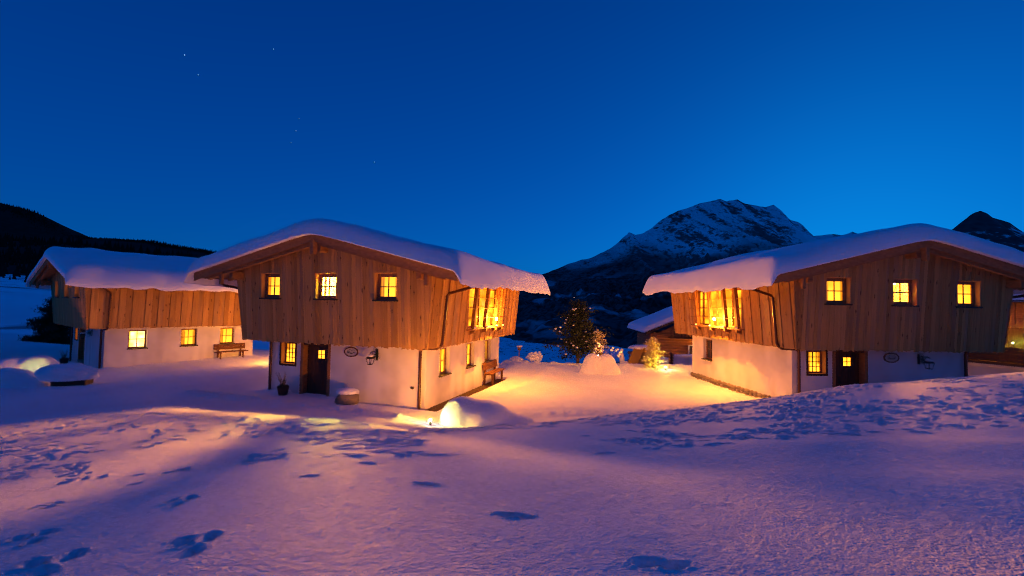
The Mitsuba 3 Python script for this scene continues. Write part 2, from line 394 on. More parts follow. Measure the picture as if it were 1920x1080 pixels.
def build_ground():
    def steps(stops):
        out = [stops[0][0]]
        for (a, h0), (b, h1) in zip(stops[:-1], stops[1:]):
            n = max(1, int(round((b - a) / ((h0 + h1) / 2)))); t = np.linspace(0, 1, n + 1)[1:]
            k = h1 / h0
            f = t if abs(k - 1) < 1e-6 else (k ** t - 1) / (k - 1)
            out += list(a + (b - a) * f)
        return np.array(out)
    xs = steps([(-70, 3), (-32, 0.25), (-15, 0.055), (-5, 0.03), (3, 0.03), (13, 0.05), (24, 0.25), (66, 3)])
    ys = steps([(-9, 1.0), (1.2, 0.03), (6, 0.028), (8, 0.04), (18, 0.06), (30, 0.12), (40, 0.5), (58, 2.5)])
    X, Y = np.meshgrid(xs, ys, indexing='ij')
    # evaluate the smooth base on a coarser lattice, then refine
    cx, cy = np.arange(-71, 68, 0.5), np.arange(-10, 60, 0.5)
    from scipy.interpolate import RectBivariateSpline
    Zc = zbase(*np.meshgrid(cx, cy, indexing='ij'))
    Z = RectBivariateSpline(cx, cy, Zc, kx=3, ky=3)(xs, ys)
    P = np.stack([X, Y, np.zeros_like(X)], -1)
    N = lambda s, o=3, seed=0: meshkit.fbm(P * s + 31.7, o, seed) - 0.5
    wild = 1 / (1 + np.exp((Y - 13.0 - 0.25 * np.clip(X, 0, 12)) / 0.35))     # untouched snow on the slope
    Z += wild * (0.13 * N(0.34, 3, 1) + 0.05 * N(1.5, 3, 2))
    Z += (1 - wild) * (0.05 * N(0.8, 3, 3) + 0.025 * N(4.0, 3, 4))
    fine = np.exp(-np.maximum(Y - 9, 0) / 5)
    Z += 0.012 * fine * N(9.0, 3, 5)
    # wind dunes across the right of the slope
    Z += wild * 0.04 * np.clip((X - 0.3) / 2.5, 0, 1) * np.sin((Y + 0.35 * X) * 2.6 + 3 * N(0.5, 2, 9)) * np.exp(-((Y - 5.2) / 2.0) ** 2)
    # the shovelled bank in front of the middle chalet, ruts and the path edge
    d = line_dist(X, Y, BANK)
    Z += np.exp(-(d / 0.42) ** 2) * (0.10 + 0.30 * np.maximum(N(3.4, 3, 6), -0.2) + 0.16 * np.abs(N(7.0, 2, 7)))
    d = line_dist(X, Y, TRACK)
    Z += np.exp(-(d / 0.30) ** 2) * (0.05 + 0.22 * N(4.5, 3, 8)) - 0.05 * np.exp(-((d - 0.5) / 0.16) ** 2)
    d = line_dist(X, Y, PATH_EDGE)
    Z += np.exp(-(d / 0.3) ** 2) * (0.09 + 0.12 * N(5, 2, 18))
    # far rim of the court: a low rough bank
    d = line_dist(X, Y, [(-1.5, 27.5), (2, 28.4), (6, 28.6), (9, 28.0), (12, 28.4)])
    Z += np.exp(-(d / 0.5) ** 2) * (0.10 + 0.35 * N(2.0, 3, 12))
    # cleared strip along the right wall of the middle chalet
    u, v = hloc('C', X, Y)
    Z -= 0.22 * np.clip((4.25 - u) / 0.15, 0, 1) * np.clip((v + 0.4) / 0.4, 0, 1) * np.clip((7.6 - v) / 0.3, 0, 1) * (u > 0)
    # snow drifted against the walls
    for h in 'CRL':
        u, v = hloc(h, X, Y)
        d = np.hypot(np.maximum(np.abs(u) - W / 2, 0), np.maximum(np.maximum(-v, v - LEN), 0))
        k = np.exp(-(d / 0.28) ** 2) * (0.5 + 1.6 * np.maximum(N(2.6, 3, 31), -0.3))
        k *= np.where((np.abs(u + 1.28) < 1.1) & (v < 1), 0.15, 1.0)
        if h == 'C': k *= (u < W / 2)
        Z += 0.16 * k
    # pits: animal tracks and wind-blown hollows
    def pit(x, y, rx, ry, ang, dep):
        R = 2.6 * max(rx, ry)
        i0, i1 = np.searchsorted(xs, [x - R, x + R]); j0, j1 = np.searchsorted(ys, [y - R, y + R])
        if i1 - i0 < 2 or j1 - j0 < 2: return
        dx, dy = X[i0:i1, j0:j1] - x, Y[i0:i1, j0:j1] - y
        c, s = math.cos(ang), math.sin(ang)
        q = ((dx * c + dy * s) / rx) ** 2 + ((-dx * s + dy * c) / ry) ** 2
        q = q * (0.75 + 0.9 * (meshkit.noise(P[i0:i1, j0:j1] * 13.0, 5)))
        Z[i0:i1, j0:j1] += -dep * np.exp(-q ** 1.6) + 0.28 * dep * np.exp(-((np.sqrt(q) - 1.45) / 0.35) ** 2)
    g = np.random.default_rng(3)
    for x, y, k in HARE:
        a = math.atan2(-x, y) + g.uniform(-0.3, 0.3)
        for du, dv, rx, ry in ((-0.085, 0.12, 0.05, 0.105), (0.075, 0.15, 0.05, 0.11), (0.03, -0.15, 0.045, 0.095)):
            c, s = math.cos(a), math.sin(a)
            pit(x + k * (du * c - dv * s), y + k * (du * s + dv * c), rx * k, ry * k, a + g.uniform(-0.3, 0.3), 0.06 * k)
    for x, y, rx, ry in HOLES: 
        a = -.22 + g.uniform(-.15, .15)
        pit(x - .35 * rx, y + .02, .55 * rx, ry * .8, a, .045); pit(x + .45 * rx, y - .02, .5 * rx, ry * .65, a + .3, .04); pit(x, y, 1.05 * rx, ry * .55, a, .02)
    for _ in range(5200):
        x, y = g.uniform(-13, 15), g.uniform(6.2, 12.9)
        dens = meshkit.fbm(np.array([[x * 0.35, y * 0.55, 4.0]]), 3, 21)[0]
        lo = 6.4 + 0.10 * max(x, 0) + 1.2 * g.random() ** 2
        if y < lo or dens < 0.42: continue
        s = 0.36 + 0.45 * g.random() ** 2.2
        pit(x, y, 0.16 * s, 0.10 * s, g.uniform(-0.5, 0.5), 0.085 * s)
    P[..., 2] = Z
    return xs, ys, P


xs, ys, GP = build_ground()
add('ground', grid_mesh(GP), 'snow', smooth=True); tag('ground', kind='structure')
from scipy.interpolate import RegularGridInterpolator
_gz = RegularGridInterpolator((xs, ys), GP[..., 2])


def gz(x, y):
    return float(_gz((x, y)))


# far ground: meadow falling to the valley
def build_meadow():
    xs2 = np.concatenate([np.arange(-900, -160, 20), np.arange(-160, 160, 4), np.arange(160, 1001, 20)])
    ys2 = np.concatenate([np.arange(-70, 200, 4), np.arange(200, 1400, 20)])
    X, Y = np.meshgrid(xs2, ys2, indexing='ij'); Z = zbase(X, Y)
    P = np.stack([X, Y, Z], -1)
    Z = Z + np.clip((Y - 60) / 100 + np.abs(X) / 300, 0, 1) * 3.0 * (meshkit.fbm(P * 0.03, 3, 5) - 0.5)
    near = (X > -66) & (X < 62) & (Y > -6) & (Y < 54)
    Z = np.where(near, Z - 1.5, Z - 0.02); P[..., 2] = Z
    m = grid_mesh(P); f = m.faces
    ins = near.ravel()[f].all(1)
    m.update_faces(~ins)
    return m


add('meadow', build_meadow(), 'meadow_snow', smooth=True); tag('meadow', kind='structure')


# ------------------------------------------------------------------ mountains and wooded hill (real distances in metres)
def mountain(key, sil, yr, depth, zb, seed, mat, nx=260, ns=150, rough=1.0):
    """sil: (x, z) of the skyline at distance yr; slopes come down towards the viewer over depth metres and fall away behind"""
    sil = np.array(sil, float)
    x = np.linspace(sil[0, 0], sil[-1, 0], nx); zr = np.interp(x, sil[:, 0], sil[:, 1])
    t = np.concatenate([np.linspace(0, 1, ns), 1 + np.linspace(0, 0.5, 30)[1:]])
    X, Tt = np.meshgrid(x, t, indexing='ij'); ZR = np.repeat(zr[:, None], len(t), 1)
    up = np.where(Tt <= 1, 0.35 * Tt + 0.65 * Tt ** 3, 1 - (Tt - 1) * 1.3)
    Y = yr - depth * (1 - Tt)
    Z = zb + (ZR - zb) * up
    P = np.stack([X, Y, Z * 0.6], -1)
    amp = np.clip((ZR - zb) * 0.30, 0, 400) * rough
    rid = 1 - 2 * np.abs(meshkit.fbm(P * [0.0045, 0.003, 0.002] + seed * 3.1, 5, seed) - 0.5) * 2
    gul = 1 - 2 * np.abs(meshkit.fbm(np.stack([X * 0.011 + Z * 0.006, Y * 0.002, Z * 0.002], -1) + seed, 4, seed + 3) - 0.5) * 2
    env = np.where(Tt <= 1, np.sin(np.clip(Tt, 0, 1) * np.pi) ** 0.9 * np.clip((1 - Tt) / 0.3, 0, 1), 0.3 * (Tt - 1))
    Z = Z + amp * env * (0.55 * (rid - 0.6) + 0.45 * (gul - 0.6))
    Z = Z + np.where(Tt > 0.9, 1, Tt) * 10 * rough * (meshkit.fbm(P * 0.03, 4, seed + 8) - 0.5)
    add(key, grid_mesh(np.stack([X, Y, Z], -1)), mat, smooth=35)


def at(px, py, Y):
    """a skyline pixel as (x, z) at distance Y; only used for the outline of the distant ranges"""
    a, b = (px - 960) / 840.93, (py - 540) / 840.93
    X = math.cos(ROLL) * a + math.sin(ROLL) * b; Yv = -math.sin(ROLL) * a + math.cos(ROLL) * b
    c, s = math.cos(PITCH), math.sin(PITCH)
    return X / (c + s * Yv) * Y, CAM_H + (s - c * Yv) / (c + s * Yv) * Y


MR = 2600.0
sil = [(420, 560), (700, 545), (900, 532), (1010, 517), (1045, 503), (1080, 490), (1110, 483), (1150, 462), (1168, 446), (1180, 434), (1192, 441), (1205, 438), (1222, 428), (1240, 413), (1262, 399), (1290, 390), (1312, 381), (1335, 377), (1350, 373), (1362, 378),
       (1382, 374), (1397, 382), (1420, 386), (1437, 389), (1450, 384), (1466, 396), (1480, 412), (1500, 418), (1512, 430), (1522, 443), (1545, 441), (1560, 440), (1578, 441), (1598, 434), (1610, 440), (1660, 455), (1750, 470), (1850, 500), (2100, 560)]
mountain('mountain', [at(a, b, MR) for a, b in sil], MR, 1700, -110, 4, 'mountain_rock', 420, 220, 1.3); tag('mountain', kind='structure')
sil2 = [(1600, 500), (1700, 470), (1760, 448), (1790, 430), (1806, 414), (1822, 401), (1838, 394), (1850, 399), (1862, 409), (1878, 413), (1893, 418), (1908, 428), (1925, 440), (1990, 470), (2080, 490), (2300, 520)]
mountain('mountain_001', [at(a, b, 1900) for a, b in sil2], 1900, 1100, -100, 9, 'bare_rock', 200, 120, 0.8); tag('mountain_001', kind='structure')
HR = 560.0
sil3 = [(-250, 300), (-100, 345), (0, 372), (60, 385), (85, 398), (110, 414), (140, 433), (180, 438), (220, 440), (290, 443), (330, 451), (400, 462), (440, 470), (520, 487), (620, 510), (760, 540)]


def hill_z(x, y):
    s = np.array([at(a, b, HR) for a, b in sil3])
    zr = np.interp(x, s[:, 0], s[:, 1]) - 6
    t = np.clip((np.asarray(y) - 150) / (HR - 150), 0, 1.4)
    base = 4.0 + 0.012 * np.maximum(-np.asarray(x) - 120, 0)
    return np.where(t <= 1, base + (zr - base) * t ** 1.2, zr - (t - 1) * 120)


hx, hy = np.linspace(-900, -90, 130), np.linspace(150, 720, 100)
HX, HY = np.meshgrid(hx, hy, indexing='ij')
HZ = hill_z(HX, HY) + 5 * (meshkit.fbm(np.stack([HX, HY, HX * 0], -1) * 0.02, 3, 2) - 0.5)
HZ -= np.clip((HX + 190) / 100, 0, 1) * 40
add('hill', grid_mesh(np.stack([HX, HY, HZ], -1)), 'forest_floor', smooth=True); tag('hill', kind='structure')


def spruce(h, r, tiers=6, n=9, seed=0):
    """small far spruce: drooping jagged tiers on a trunk"""
    g = np.random.default_rng(seed); ms = [tube([(0, 0, -0.5), (0, 0, h * 0.9)], [0.02 * h, 0.004 * h], 5)]
    for i in range(tiers):
        z0 = h * (0.08 + 0.80 * i / tiers); R = r * (1 - i / tiers) ** 0.9 * g.uniform(0.85, 1.1); z1 = z0 + h * 0.30
        if i == tiers - 1: z1 = h
        th = np.arange(2 * n) / (2 * n) * 2 * np.pi + g.uniform(0, 1)
        rad = R * np.where(np.arange(2 * n) % 2 == 0, 1.0, 0.55) * g.uniform(0.8, 1.15, 2 * n)
        V = np.vstack([np.stack([rad * np.cos(th), rad * np.sin(th), z0 - 0.06 * h * rad / max(R, 1e-6) + 0 * th], 1), [[0, 0, z1]], [[0, 0, z0 + 0.10 * h]]])
        F = [(k, (k + 1) % (2 * n), 2 * n) for k in range(2 * n)] + [((k + 1) % (2 * n), k, 2 * n + 1) for k in range(2 * n)]
        ms.append(trimesh.Trimesh(V, np.array(F), process=False))
    return cat(ms)


protos = [spruce(1, 0.27, 5, 4, s) for s in range(4)]
g = np.random.default_rng(11); fm = []
for i in range(7000):
    if i < 3600: y = HR - 10 + g.normal(0, 8); x = g.uniform(-820, -200)
    else: x, y = g.uniform(-800, -170), 168 + (HR - 240) * g.random() ** 0.7
    if x < -1.30 * y - 90 or x > -0.55 * y: continue
    hh = g.uniform(2.0, 3.8) if i < 3600 else g.uniform(5, 10)
    fm.append(moved(protos[i % 4], x, y, float(hill_z(x, y)) - 1.0, g.uniform(0, 6), hh))
add('forest', cat(fm), 'far_needles'); tag('forest', 'dark spruce forest covering the hill behind the chalet at the left', kind='stuff')

# ------------------------------------------------------------------ the chalet, built once in its own coordinates
FACE = lambda z: -OF - KF * (z - H1)            # outer face of the front storey at height z
SIDE = lambda z: W / 2 + OS + KF * (z - H1)
DIV = 0.0


def xf(m, A):
    m = m.copy(); m.vertices = m.vertices @ A[:3, :3].T + A[:3, 3]; return m


def frame_at(kind, c, off=0.0):
    """window frames: x to the right as seen from outside, y inwards, z up"""
    A = np.eye(4)
    if kind == 'F': A[:3, 3] = [c, off, 0]
    if kind == 'R': A[:3, :3] = [[0, -1, 0], [1, 0, 0], [0, 0, 1]]; A[:3, 3] = [off, c, 0]
    if kind == 'L': A[:3, :3] = [[0, 1, 0], [-1, 0, 0], [0, 0, 1]]; A[:3, 3] = [off, c, 0]
    return A


class House:
    def __init__(s): s.parts, s.count = [], {}

    def n(s, k):
        i = s.count.get(k, 0); s.count[k] = i + 1
        return k if i == 0 else f'{k}_{i:03d}'

    def add(s, k, mesh, mat, smooth=False, uv=None, **more):
        s.parts.append((k, mikit.ply(mesh, mat, smooth=smooth, uv=uv, **more)))

    def sphere(s, k, p, r, inten, weight): s.parts.append((k, ('bulb', p, r, inten, weight)))


def pane_mesh(x0, x1, z0, z1, y, ww, wh):
    v = np.array([(x0, y, z0), (x1, y, z0), (x1, y, z1), (x0, y, z1)], float)
    return trimesh.Trimesh(v, [[0, 1, 2], [0, 2, 3]], process=False), np.stack([(v[:, 0] + ww / 2) / ww, v[:, 2] / wh], 1)


def window(H, A, w, z0, z1, depth, border, glow, reveal='pale_wood', casing=False, bars=(1, 1), sill=True, sill_out=0.05, frame='window_wood'):
    """a recessed lit window: frame, glazing bars, four panes, reveal boards and a sill"""
    k = H.n('window'); h = z1 - z0; A = A @ np.array([[1, 0, 0, 0], [0, 1, 0, 0], [0, 0, 1, z0], [0, 0, 0, 1.0]])
    b = border
    fr = [cbox(-w / 2, -w / 2 + b, depth, depth + .055, 0, h, .008), cbox(w / 2 - b, w / 2, depth, depth + .055, 0, h, .008), cbox(-w / 2 + b, w / 2 - b, depth + .002, depth + .055, 0, b, .008), cbox(-w / 2 + b, w / 2 - b, depth + .002, depth + .055, h - b, h, .008)]
    H.add(k, xf(cat(fr), A), frame)
    pw, ph = w - 2 * b, h - 2 * b
    nx, nz = bars[0] + 1, bars[1] + 1
    xsb = np.linspace(-pw / 2, pw / 2, nx + 1); zsb = np.linspace(b, h - b, nz + 1)
    bb = .011 if bars[0] > 1 else .017
    for x in xsb[1:-1]: H.add(H.n(k + '__glazing_bar'), xf(box(x - bb, x + bb, depth + .008, depth + .04, b, h - b), A), 'sill_metal' if bars[0] > 1 else frame)
    for z in zsb[1:-1]: H.add(H.n(k + '__glazing_bar'), xf(box(-pw / 2, pw / 2, depth + .011, depth + .037, z - bb, z + bb), A), 'sill_metal' if bars[0] > 1 else frame)
    if glow:
        for i in range(nx):
            for j in range(nz):
                m, uv = pane_mesh(xsb[i], xsb[i + 1], zsb[j], zsb[j + 1], depth + .03, w, h)
                if glow == 'clear': H.add(H.n(k + '__pane'), xf(m, A), 'clear_glass')
                else: H.add(H.n(k + '__pane'), xf(m, A), 'pane_glass', uv=uv, emitter=GLOW[glow])
    else:
        m, uv = pane_mesh(-pw / 2, pw / 2, b, h - b, depth + .03, w, h); H.add(k + '__pane', xf(m, A), 'pane_glass')
    t = .018
    rv = [box(-w / 2 - t, -w / 2, -.004, depth + .05, -t, h + t), box(w / 2, w / 2 + t, -.004, depth + .05, -t, h + t), box(-w / 2, w / 2, -.002, depth + .05, h, h + t), box(-w / 2, w / 2, -.002, depth + .05, -t, 0)]
    H.add(k + '__reveal', xf(cat(rv), A), reveal)
    if casing:
        c = .075
        H.add(k + '__casing', xf(cat([cbox(-w / 2 - c, -w / 2 - .002, -.03, .0, -c, h + c), cbox(w / 2 + .002, w / 2 + c, -.03, .0, -c, h + c), cbox(-w / 2 - .002, w / 2 + .002, -.028, .0, h + .002, h + c), cbox(-w / 2 - .002, w / 2 + .002, -.028, .0, -c, -.002)]), A), 'dark_wood')
    if sill: H.add(k + '__sill', xf(cbox(-w / 2 - .05, w / 2 + .05, -sill_out - .06, depth - .002, -.05, .004, .008), A), 'sill_metal')
    return k


def planks(H, key, poly, holes, u0, u1, wmin, wmax, zlo, to3d, seed, relief, jag=0.05, lap=False, as_parts=True):
    """vertical boards clipped to poly minus holes, in (u, z); to3d(u, z, t) puts them in the chalet, t outwards"""
    g = np.random.default_rng(seed); u = u0; i = 0; hol = unary_union(holes) if holes else None; joined = []
    while u < u1 - 0.02:
        w = g.uniform(wmin, wmax); gap = 0.007
        a, b = u + gap / 2, min(u + w, u1) - gap / 2
        s = Polygon([(a, zlo - g.uniform(0, jag)), (b, zlo - g.uniform(0, jag)), (b, 9), (a, 9)]).intersection(poly.buffer(0))
        if hol is not None: s = s.difference(hol)
        th = relief * g.uniform(0.4, 1.0) + 0.018
        if lap: th = 0.020 + (relief if i % 2 else 0) + g.uniform(0, 0.006)
        tilt = g.uniform(-0.006, 0.006)
        for q in getattr(s, 'geoms', [s]):
            if q.is_empty or q.area < 0.01 or q.geom_type != 'Polygon': continue
            m = trimesh.creation.extrude_polygon(q, 1.0, engine='earcut')
            v = m.vertices; t = np.where(v[:, 2] > 0.5, th + tilt * (v[:, 0] - a) / (b - a), -0.004)
            m2 = trimesh.Trimesh(to3d(v[:, 0], v[:, 1], t), m.faces, process=False)
            if as_parts: H.add(H.n(key + '__plank'), m2, 'plank', uv=np.stack([v[:, 0] - a + 10 * (i + 1 + (seed % 7) * 60), v[:, 1] + seed], 1))
            else: joined.append((m2, np.stack([v[:, 0] - a + 10 * (i + 1 + (seed % 7) * 60), v[:, 1] + seed], 1)))
        u += w; i += 1
    if joined:
        H.add(H.n(key), cat([m for m, _ in joined]), 'plank', uv=np.vstack([x for _, x in joined]))


UPW = [(-2.585, 0.92), (-0.035, 0.93), (2.47, 0.92)]      # upper gable windows: centre, width
SW = [(1.42, 0.88), (3.90, 0.88), (6.0, 0.88)]           # side windows down below
ROOFZ = lambda u: ZR + 0.03 - SLOPE * np.abs(u)


def make_chalet(side, bay, side_windows, kinds, bulbs, seed, plinth=False, extra=None):
    """side: +1 or -1, the long wall in view"""
    H = House(); S = 'R' if side > 0 else 'L'
    # --- lower storey with its openings
    w2 = W / 2
    body = manifold3d.Manifold.cube([W, LEN, H1 + 1.3]).translate([-w2, 0, -1.25])
    cut = lambda x0, x1, y0, y1, z0, z1: manifold3d.Manifold.cube([x1 - x0, y1 - y0, z1 - z0]).translate([x0, y0, z0])
    body -= cut(-2.97, -2.23, -1, .26, 1.12, 2.0)
    body -= cut(-1.98, -0.56, -1, .30, -.3, 2.03)
    for i in side_windows:
        c, w = SW[i]
        a, b = (w2 - .26, w2 + 1) if side > 0 else (-w2 - 1, -w2 + .26)
        body -= cut(a, b, c - w / 2, c + w / 2, .92, 1.97)
    H.add('ground_wall', body, 'plaster')
    window(H, frame_at('F', -2.60), .70, 1.14, 1.98, .19, .06, kinds['low'], 'pale_wood', True, (3, 3), False)
    for i in side_windows:
        c, w = SW[i]
        window(H, frame_at(S, c, side * w2), w - .04, .94, 1.95, .15, .075, kinds['side'][i], 'plaster', False, (1, 1), True, .03)
    # --- door
    d = 'door'; D = .22
    lf = House()
    bw = 1.12 / 7
    H.add(d, cat([cbox(-1.83 + i * bw + .003, -1.83 + (i + 1) * bw - .003, D, D + .05, -.02 if not (2.4 < i < 4.6) else -.02, 1.93, .008) for i in range(7) if i not in (3, 4)]
                 + [cbox(-1.83 + i * bw + .003, -1.83 + (i + 1) * bw - .003, D, D + .05, a, b, .008) for i in (3, 4) for a, b in ((-.02, 1.40), (1.73, 1.93))]), 'dark_wood')
    H.add(d + '__jamb', cbox(-1.985, -1.85, -.02, D + .09, -.2, 2.03), 'beam'); H.add(d + '__jamb_001', cbox(-.69, -.555, -.02, D + .09, -.2, 2.03), 'beam')
    H.add(d + '__lintel', cbox(-1.848, -.692, -.015, D + .09, 1.935, 2.03), 'dark_wood')
    H.add(d + '__threshold', cbox(-1.848, -.692, -.06, D + .09, -.14, -.03), 'stone')
    m, uv = pane_mesh(-1.345, -1.035, 1.405, 1.725, D + .03, 1, 1)
    for ix in (0, 1):
        for iz in (0, 1):
            m, _ = pane_mesh(-1.345 + ix * .155, -1.19 + ix * .155, 1.405 + iz * .16, 1.565 + iz * .16, D + .03, 1, 1)
            H.add(H.n(d + '__pane'), m, 'pane_glass', uv=np.tile([.5, .3], (4, 1)), emitter=GLOW['room'])
    H.add(d + '__glazing_bar', box(-1.345, -1.035, D + .004, D + .028, 1.555, 1.575), 'dark_wood'); H.add(d + '__glazing_bar_001', box(-1.2, -1.18, D + .006, D + .026, 1.405, 1.725), 'dark_wood')
    H.add(d + '__handle', tube([(-1.74, D, 1.0), (-1.74, D - .05, 1.0), (-1.63, D - .05, 1.0)], .012), 'iron', 30)
    # --- upper storey: timber core with recesses, clad in boards
    zb = H1
    pts = []
    for z, zz in ((zb, zb), (ZT, ZT)):
        for sx in (-1, 1):
            for v in (FACE(z) + .03, LEN + OB + KF * (z - H1)): pts.append((sx * (SIDE(z) - .03), v, z))
    pts += [(0, FACE(ZR) + .03, ZR), (0, LEN + OB + KF * (ZR - H1), ZR)]
    core = manifold3d.Manifold.hull_points(np.array(pts))
    hol = []
    for c, w in UPW:
        core -= cut(c - w / 2, c + w / 2, -3, -.74, 3.72, 4.68); hol.append(sbox(c - w / 2, 3.72, c + w / 2, 4.68))
    shol = []
    if bay:
        a, b = (SIDE(3) - .45, 9) if side > 0 else (-9, -SIDE(3) + .45)
        core -= cut(a, b, 2.1, 6.15, 2.68, 4.38); shol.append(sbox(2.1, 2.68, 6.15, 4.38))
    if extra:
        c, z0, z1 = extra
        a, b = (SIDE(3) - .3, 9) if side > 0 else (-9, -SIDE(3) + .3)
        core -= cut(a, b, c - .22, c + .22, z0, z1); shol.append(sbox(c - .22, z0, c + .22, z1))
    if bulbs:      # the room behind the middle window is real: a lamp in a lined room
        core -= cut(-1.3, 1.3, -.75, 1.7, 3.2, 5.35)
        H.add('lit_room', cat([box(-1.29, -1.27, -.74, 1.69, 3.21, 5.34), box(1.27, 1.29, -.74, 1.69, 3.21, 5.34), box(-1.27, 1.27, 1.67, 1.69, 3.21, 5.34), box(-1.27, 1.27, -.74, 1.67, 3.21, 3.23), box(-1.27, 1.27, -.74, 1.67, 5.32, 5.34)]), 'room_paint')
        H.add('lit_room__curtain', cat([hull([(-.335 + x, -.735 + y, z) for x, y in ((0, 0), (.03, .03), (.06, 0), (.03, -.01)) for z in (3.8, 4.62)]), hull([(-.275 + x, -.735 + y, z) for x, y in ((0, 0), (.03, .03), (.05, 0), (.03, -.01)) for z in (3.8, 4.62)])]), 'room_paint')
    H.add('upper_wall', core, 'beam')
    wedge = Polygon([(-SIDE(2.0), 2.0), (SIDE(2.0), 2.0), (SIDE(ZT), ZT), (0, ZR), (-SIDE(ZT), ZT)])
    front3 = lambda u, z, t: np.stack([u, FACE(z) + .03 - t, z], 1)
    planks(H, 'upper_wall', wedge, hol, -SIDE(ZT), SIDE(ZT), .11, .175, H1 - .02, front3, seed, .014, .09)
    sp = Polygon([(FACE(H1) - .0, 1.9), (LEN + OB, 1.9), (LEN + OB + KF * (ZT - H1), ZT), (FACE(ZT), ZT)])
    side3 = lambda v, z, t: np.stack([side * (SIDE(z) - .03 + t), v, z], 1)
    planks(H, 'upper_wall', sp, shol, FACE(ZT), LEN + OB + KF * (ZT - H1), .26, .31, H1 - .02, side3, seed + 1, .034, .06, True)
    other3 = lambda v, z, t: np.stack([-side * (SIDE(z) - .03 + t), v, z], 1)
    planks(H, 'far_boards', sp, [], FACE(ZT), LEN + OB + .2, .26, .31, H1 - .02, other3, seed + 2, .03, .05, True, False)
    back3 = lambda u, z, t: np.stack([u, LEN + OB + KF * (z - H1) + t - .002, z], 1)
    planks(H, 'far_boards', wedge, [], -SIDE(ZT), SIDE(ZT), .26, .31, H1 - .02, back3, seed + 3, .02, .05, False, False)
    for i, (c, w) in enumerate(UPW):
        k = window(H, frame_at('F', c, FACE(4.2)), w - .036, 3.74, 4.66, .17, .12, 'clear' if bulbs and i == 1 else kinds['up'][i], 'pale_wood', False, (1, 1), True, .0)
    for (p, inten) in bulbs: H.sphere(H.n('interior_lamp'), p, .05, inten, 13.0)
    if extra:
        c, z0, z1 = extra
        window(H, frame_at(S, c, side * SIDE((z0 + z1) / 2)), .41, z0 + .02, z1 - .02, .15, .05, 'room', 'pale_wood', False, (1, 1), True)
    # --- big glazed bay with leaning posts and rails
    if bay:
        A = frame_at(S, 4.125, side * (SIDE(3.5)))
        sg = 1
        k = 'bay_window'
        x = np.array([-2.02, -1.58, -.30, .92, 1.72, 2.02])
        zz = np.linspace(2.70, 4.36, 5)
        H.add(k, xf(cat([box(-2.025, -1.96, .20, .30, 2.69, 4.37), box(1.96, 2.025, .20, .30, 2.69, 4.37), box(-1.96, 1.96, .202, .30, 2.69, 2.75), box(-1.96, 1.96, .202, .30, 4.31, 4.37)]), A), 'window_wood')
        H.add(k + '__reveal', xf(cat([box(-2.04, -2.022, -.06, .32, 2.66, 4.40), box(2.022, 2.04, -.06, .32, 2.66, 4.40), box(-2.02, 2.02, -.06, .32, 2.66, 2.685), box(-2.02, 2.02, -.06, .32, 4.375, 4.40)]), A), 'pale_wood')
        for i in range(5):
            for j in range(4):
                m, uv = pane_mesh(x[i], x[i + 1], zz[j], zz[j + 1], .27, 4.04, 4.36)
                uv[:, 1] = (m.vertices[:, 2] - 2.7) / 1.66
                H.add(H.n(k + '__pane'), xf(m, A), 'pane_glass', uv=uv, emitter={**GLOW['bay'], 'sampling_weight': .12})
        for q in x[1:-1]: H.add(H.n(k + '__mullion'), xf(box(q - .035, q + .035, .19, .28, 2.70, 4.36), A), 'window_wood')
        for z in zz[1:-1]: H.add(H.n(k + '__glazing_bar'), xf(box(-2.0, 2.0, .215, .255, z - .016, z + .016), A), 'window_wood')
        for q in (-1.58, -.30, .92, 1.82):
            H.add(H.n(k + '__post'), xf(hull([(q + dx, y + dy, z) for dx in (-.075, .075) for z, y in ((2.48, -.04), (4.55, -.24)) for dy in (-.07, .07)]), A), 'bench_wood')
            H.add(H.n(k + '__bracket'), xf(hull([(q + dx, y, z) for dx in (-.06, .06) for y, z in ((.10, 2.40), (-.16, 2.52), (-.16, 2.60), (.10, 2.62))]), A), 'beam')
        for z in (2.66, 3.08, 3.50, 3.92): H.add(H.n(k + '__rail'), xf(tube([(-2.2, -.10 - .095 * (z - 2.6), z), (2.2, -.10 - .095 * (z - 2.6), z)], .012, 6), A), 'bench_wood', 30)
        H.add(k + '__shelf', xf(cbox(-2.05, 2.05, -.14, .05, 2.60, 2.645), A), 'beam')
        g = np.random.default_rng(seed + 9); sm = []
        for q in (-1.58, -.30, .92, 1.82):
            for z in (2.70,): sm.append(moved(blob(.055, .05, .04, int(g.integers(99)), .25, 2, 2), q + g.uniform(-.05, .05), -.16 - .095 * (z - 2.6), z))
        H.add(k + '__snow_tufts', xf(cat(sm), A), 'soft_snow', True)
        H.sphere(k + '__lamp', tuple((A @ np.array([.42, -.34, 3.02, 1]))[:3]), .06, LAMP['bay'], 55.0)
    # --- roof: boards, rafters, purlins, verge boards, gutter
    th = .16
    roofs = []
    for s in (-1, 1):
        a = [(0, ROOFZ(0)), (s * EAVE, ROOFZ(EAVE)), (s * EAVE, ROOFZ(EAVE) + th), (0, ROOFZ(0) + th)]
        roofs.append(hull([(x, v, z) for x, z in a for v in (VF, VB)]))
    H.add('roof', cat(roofs), 'beam')
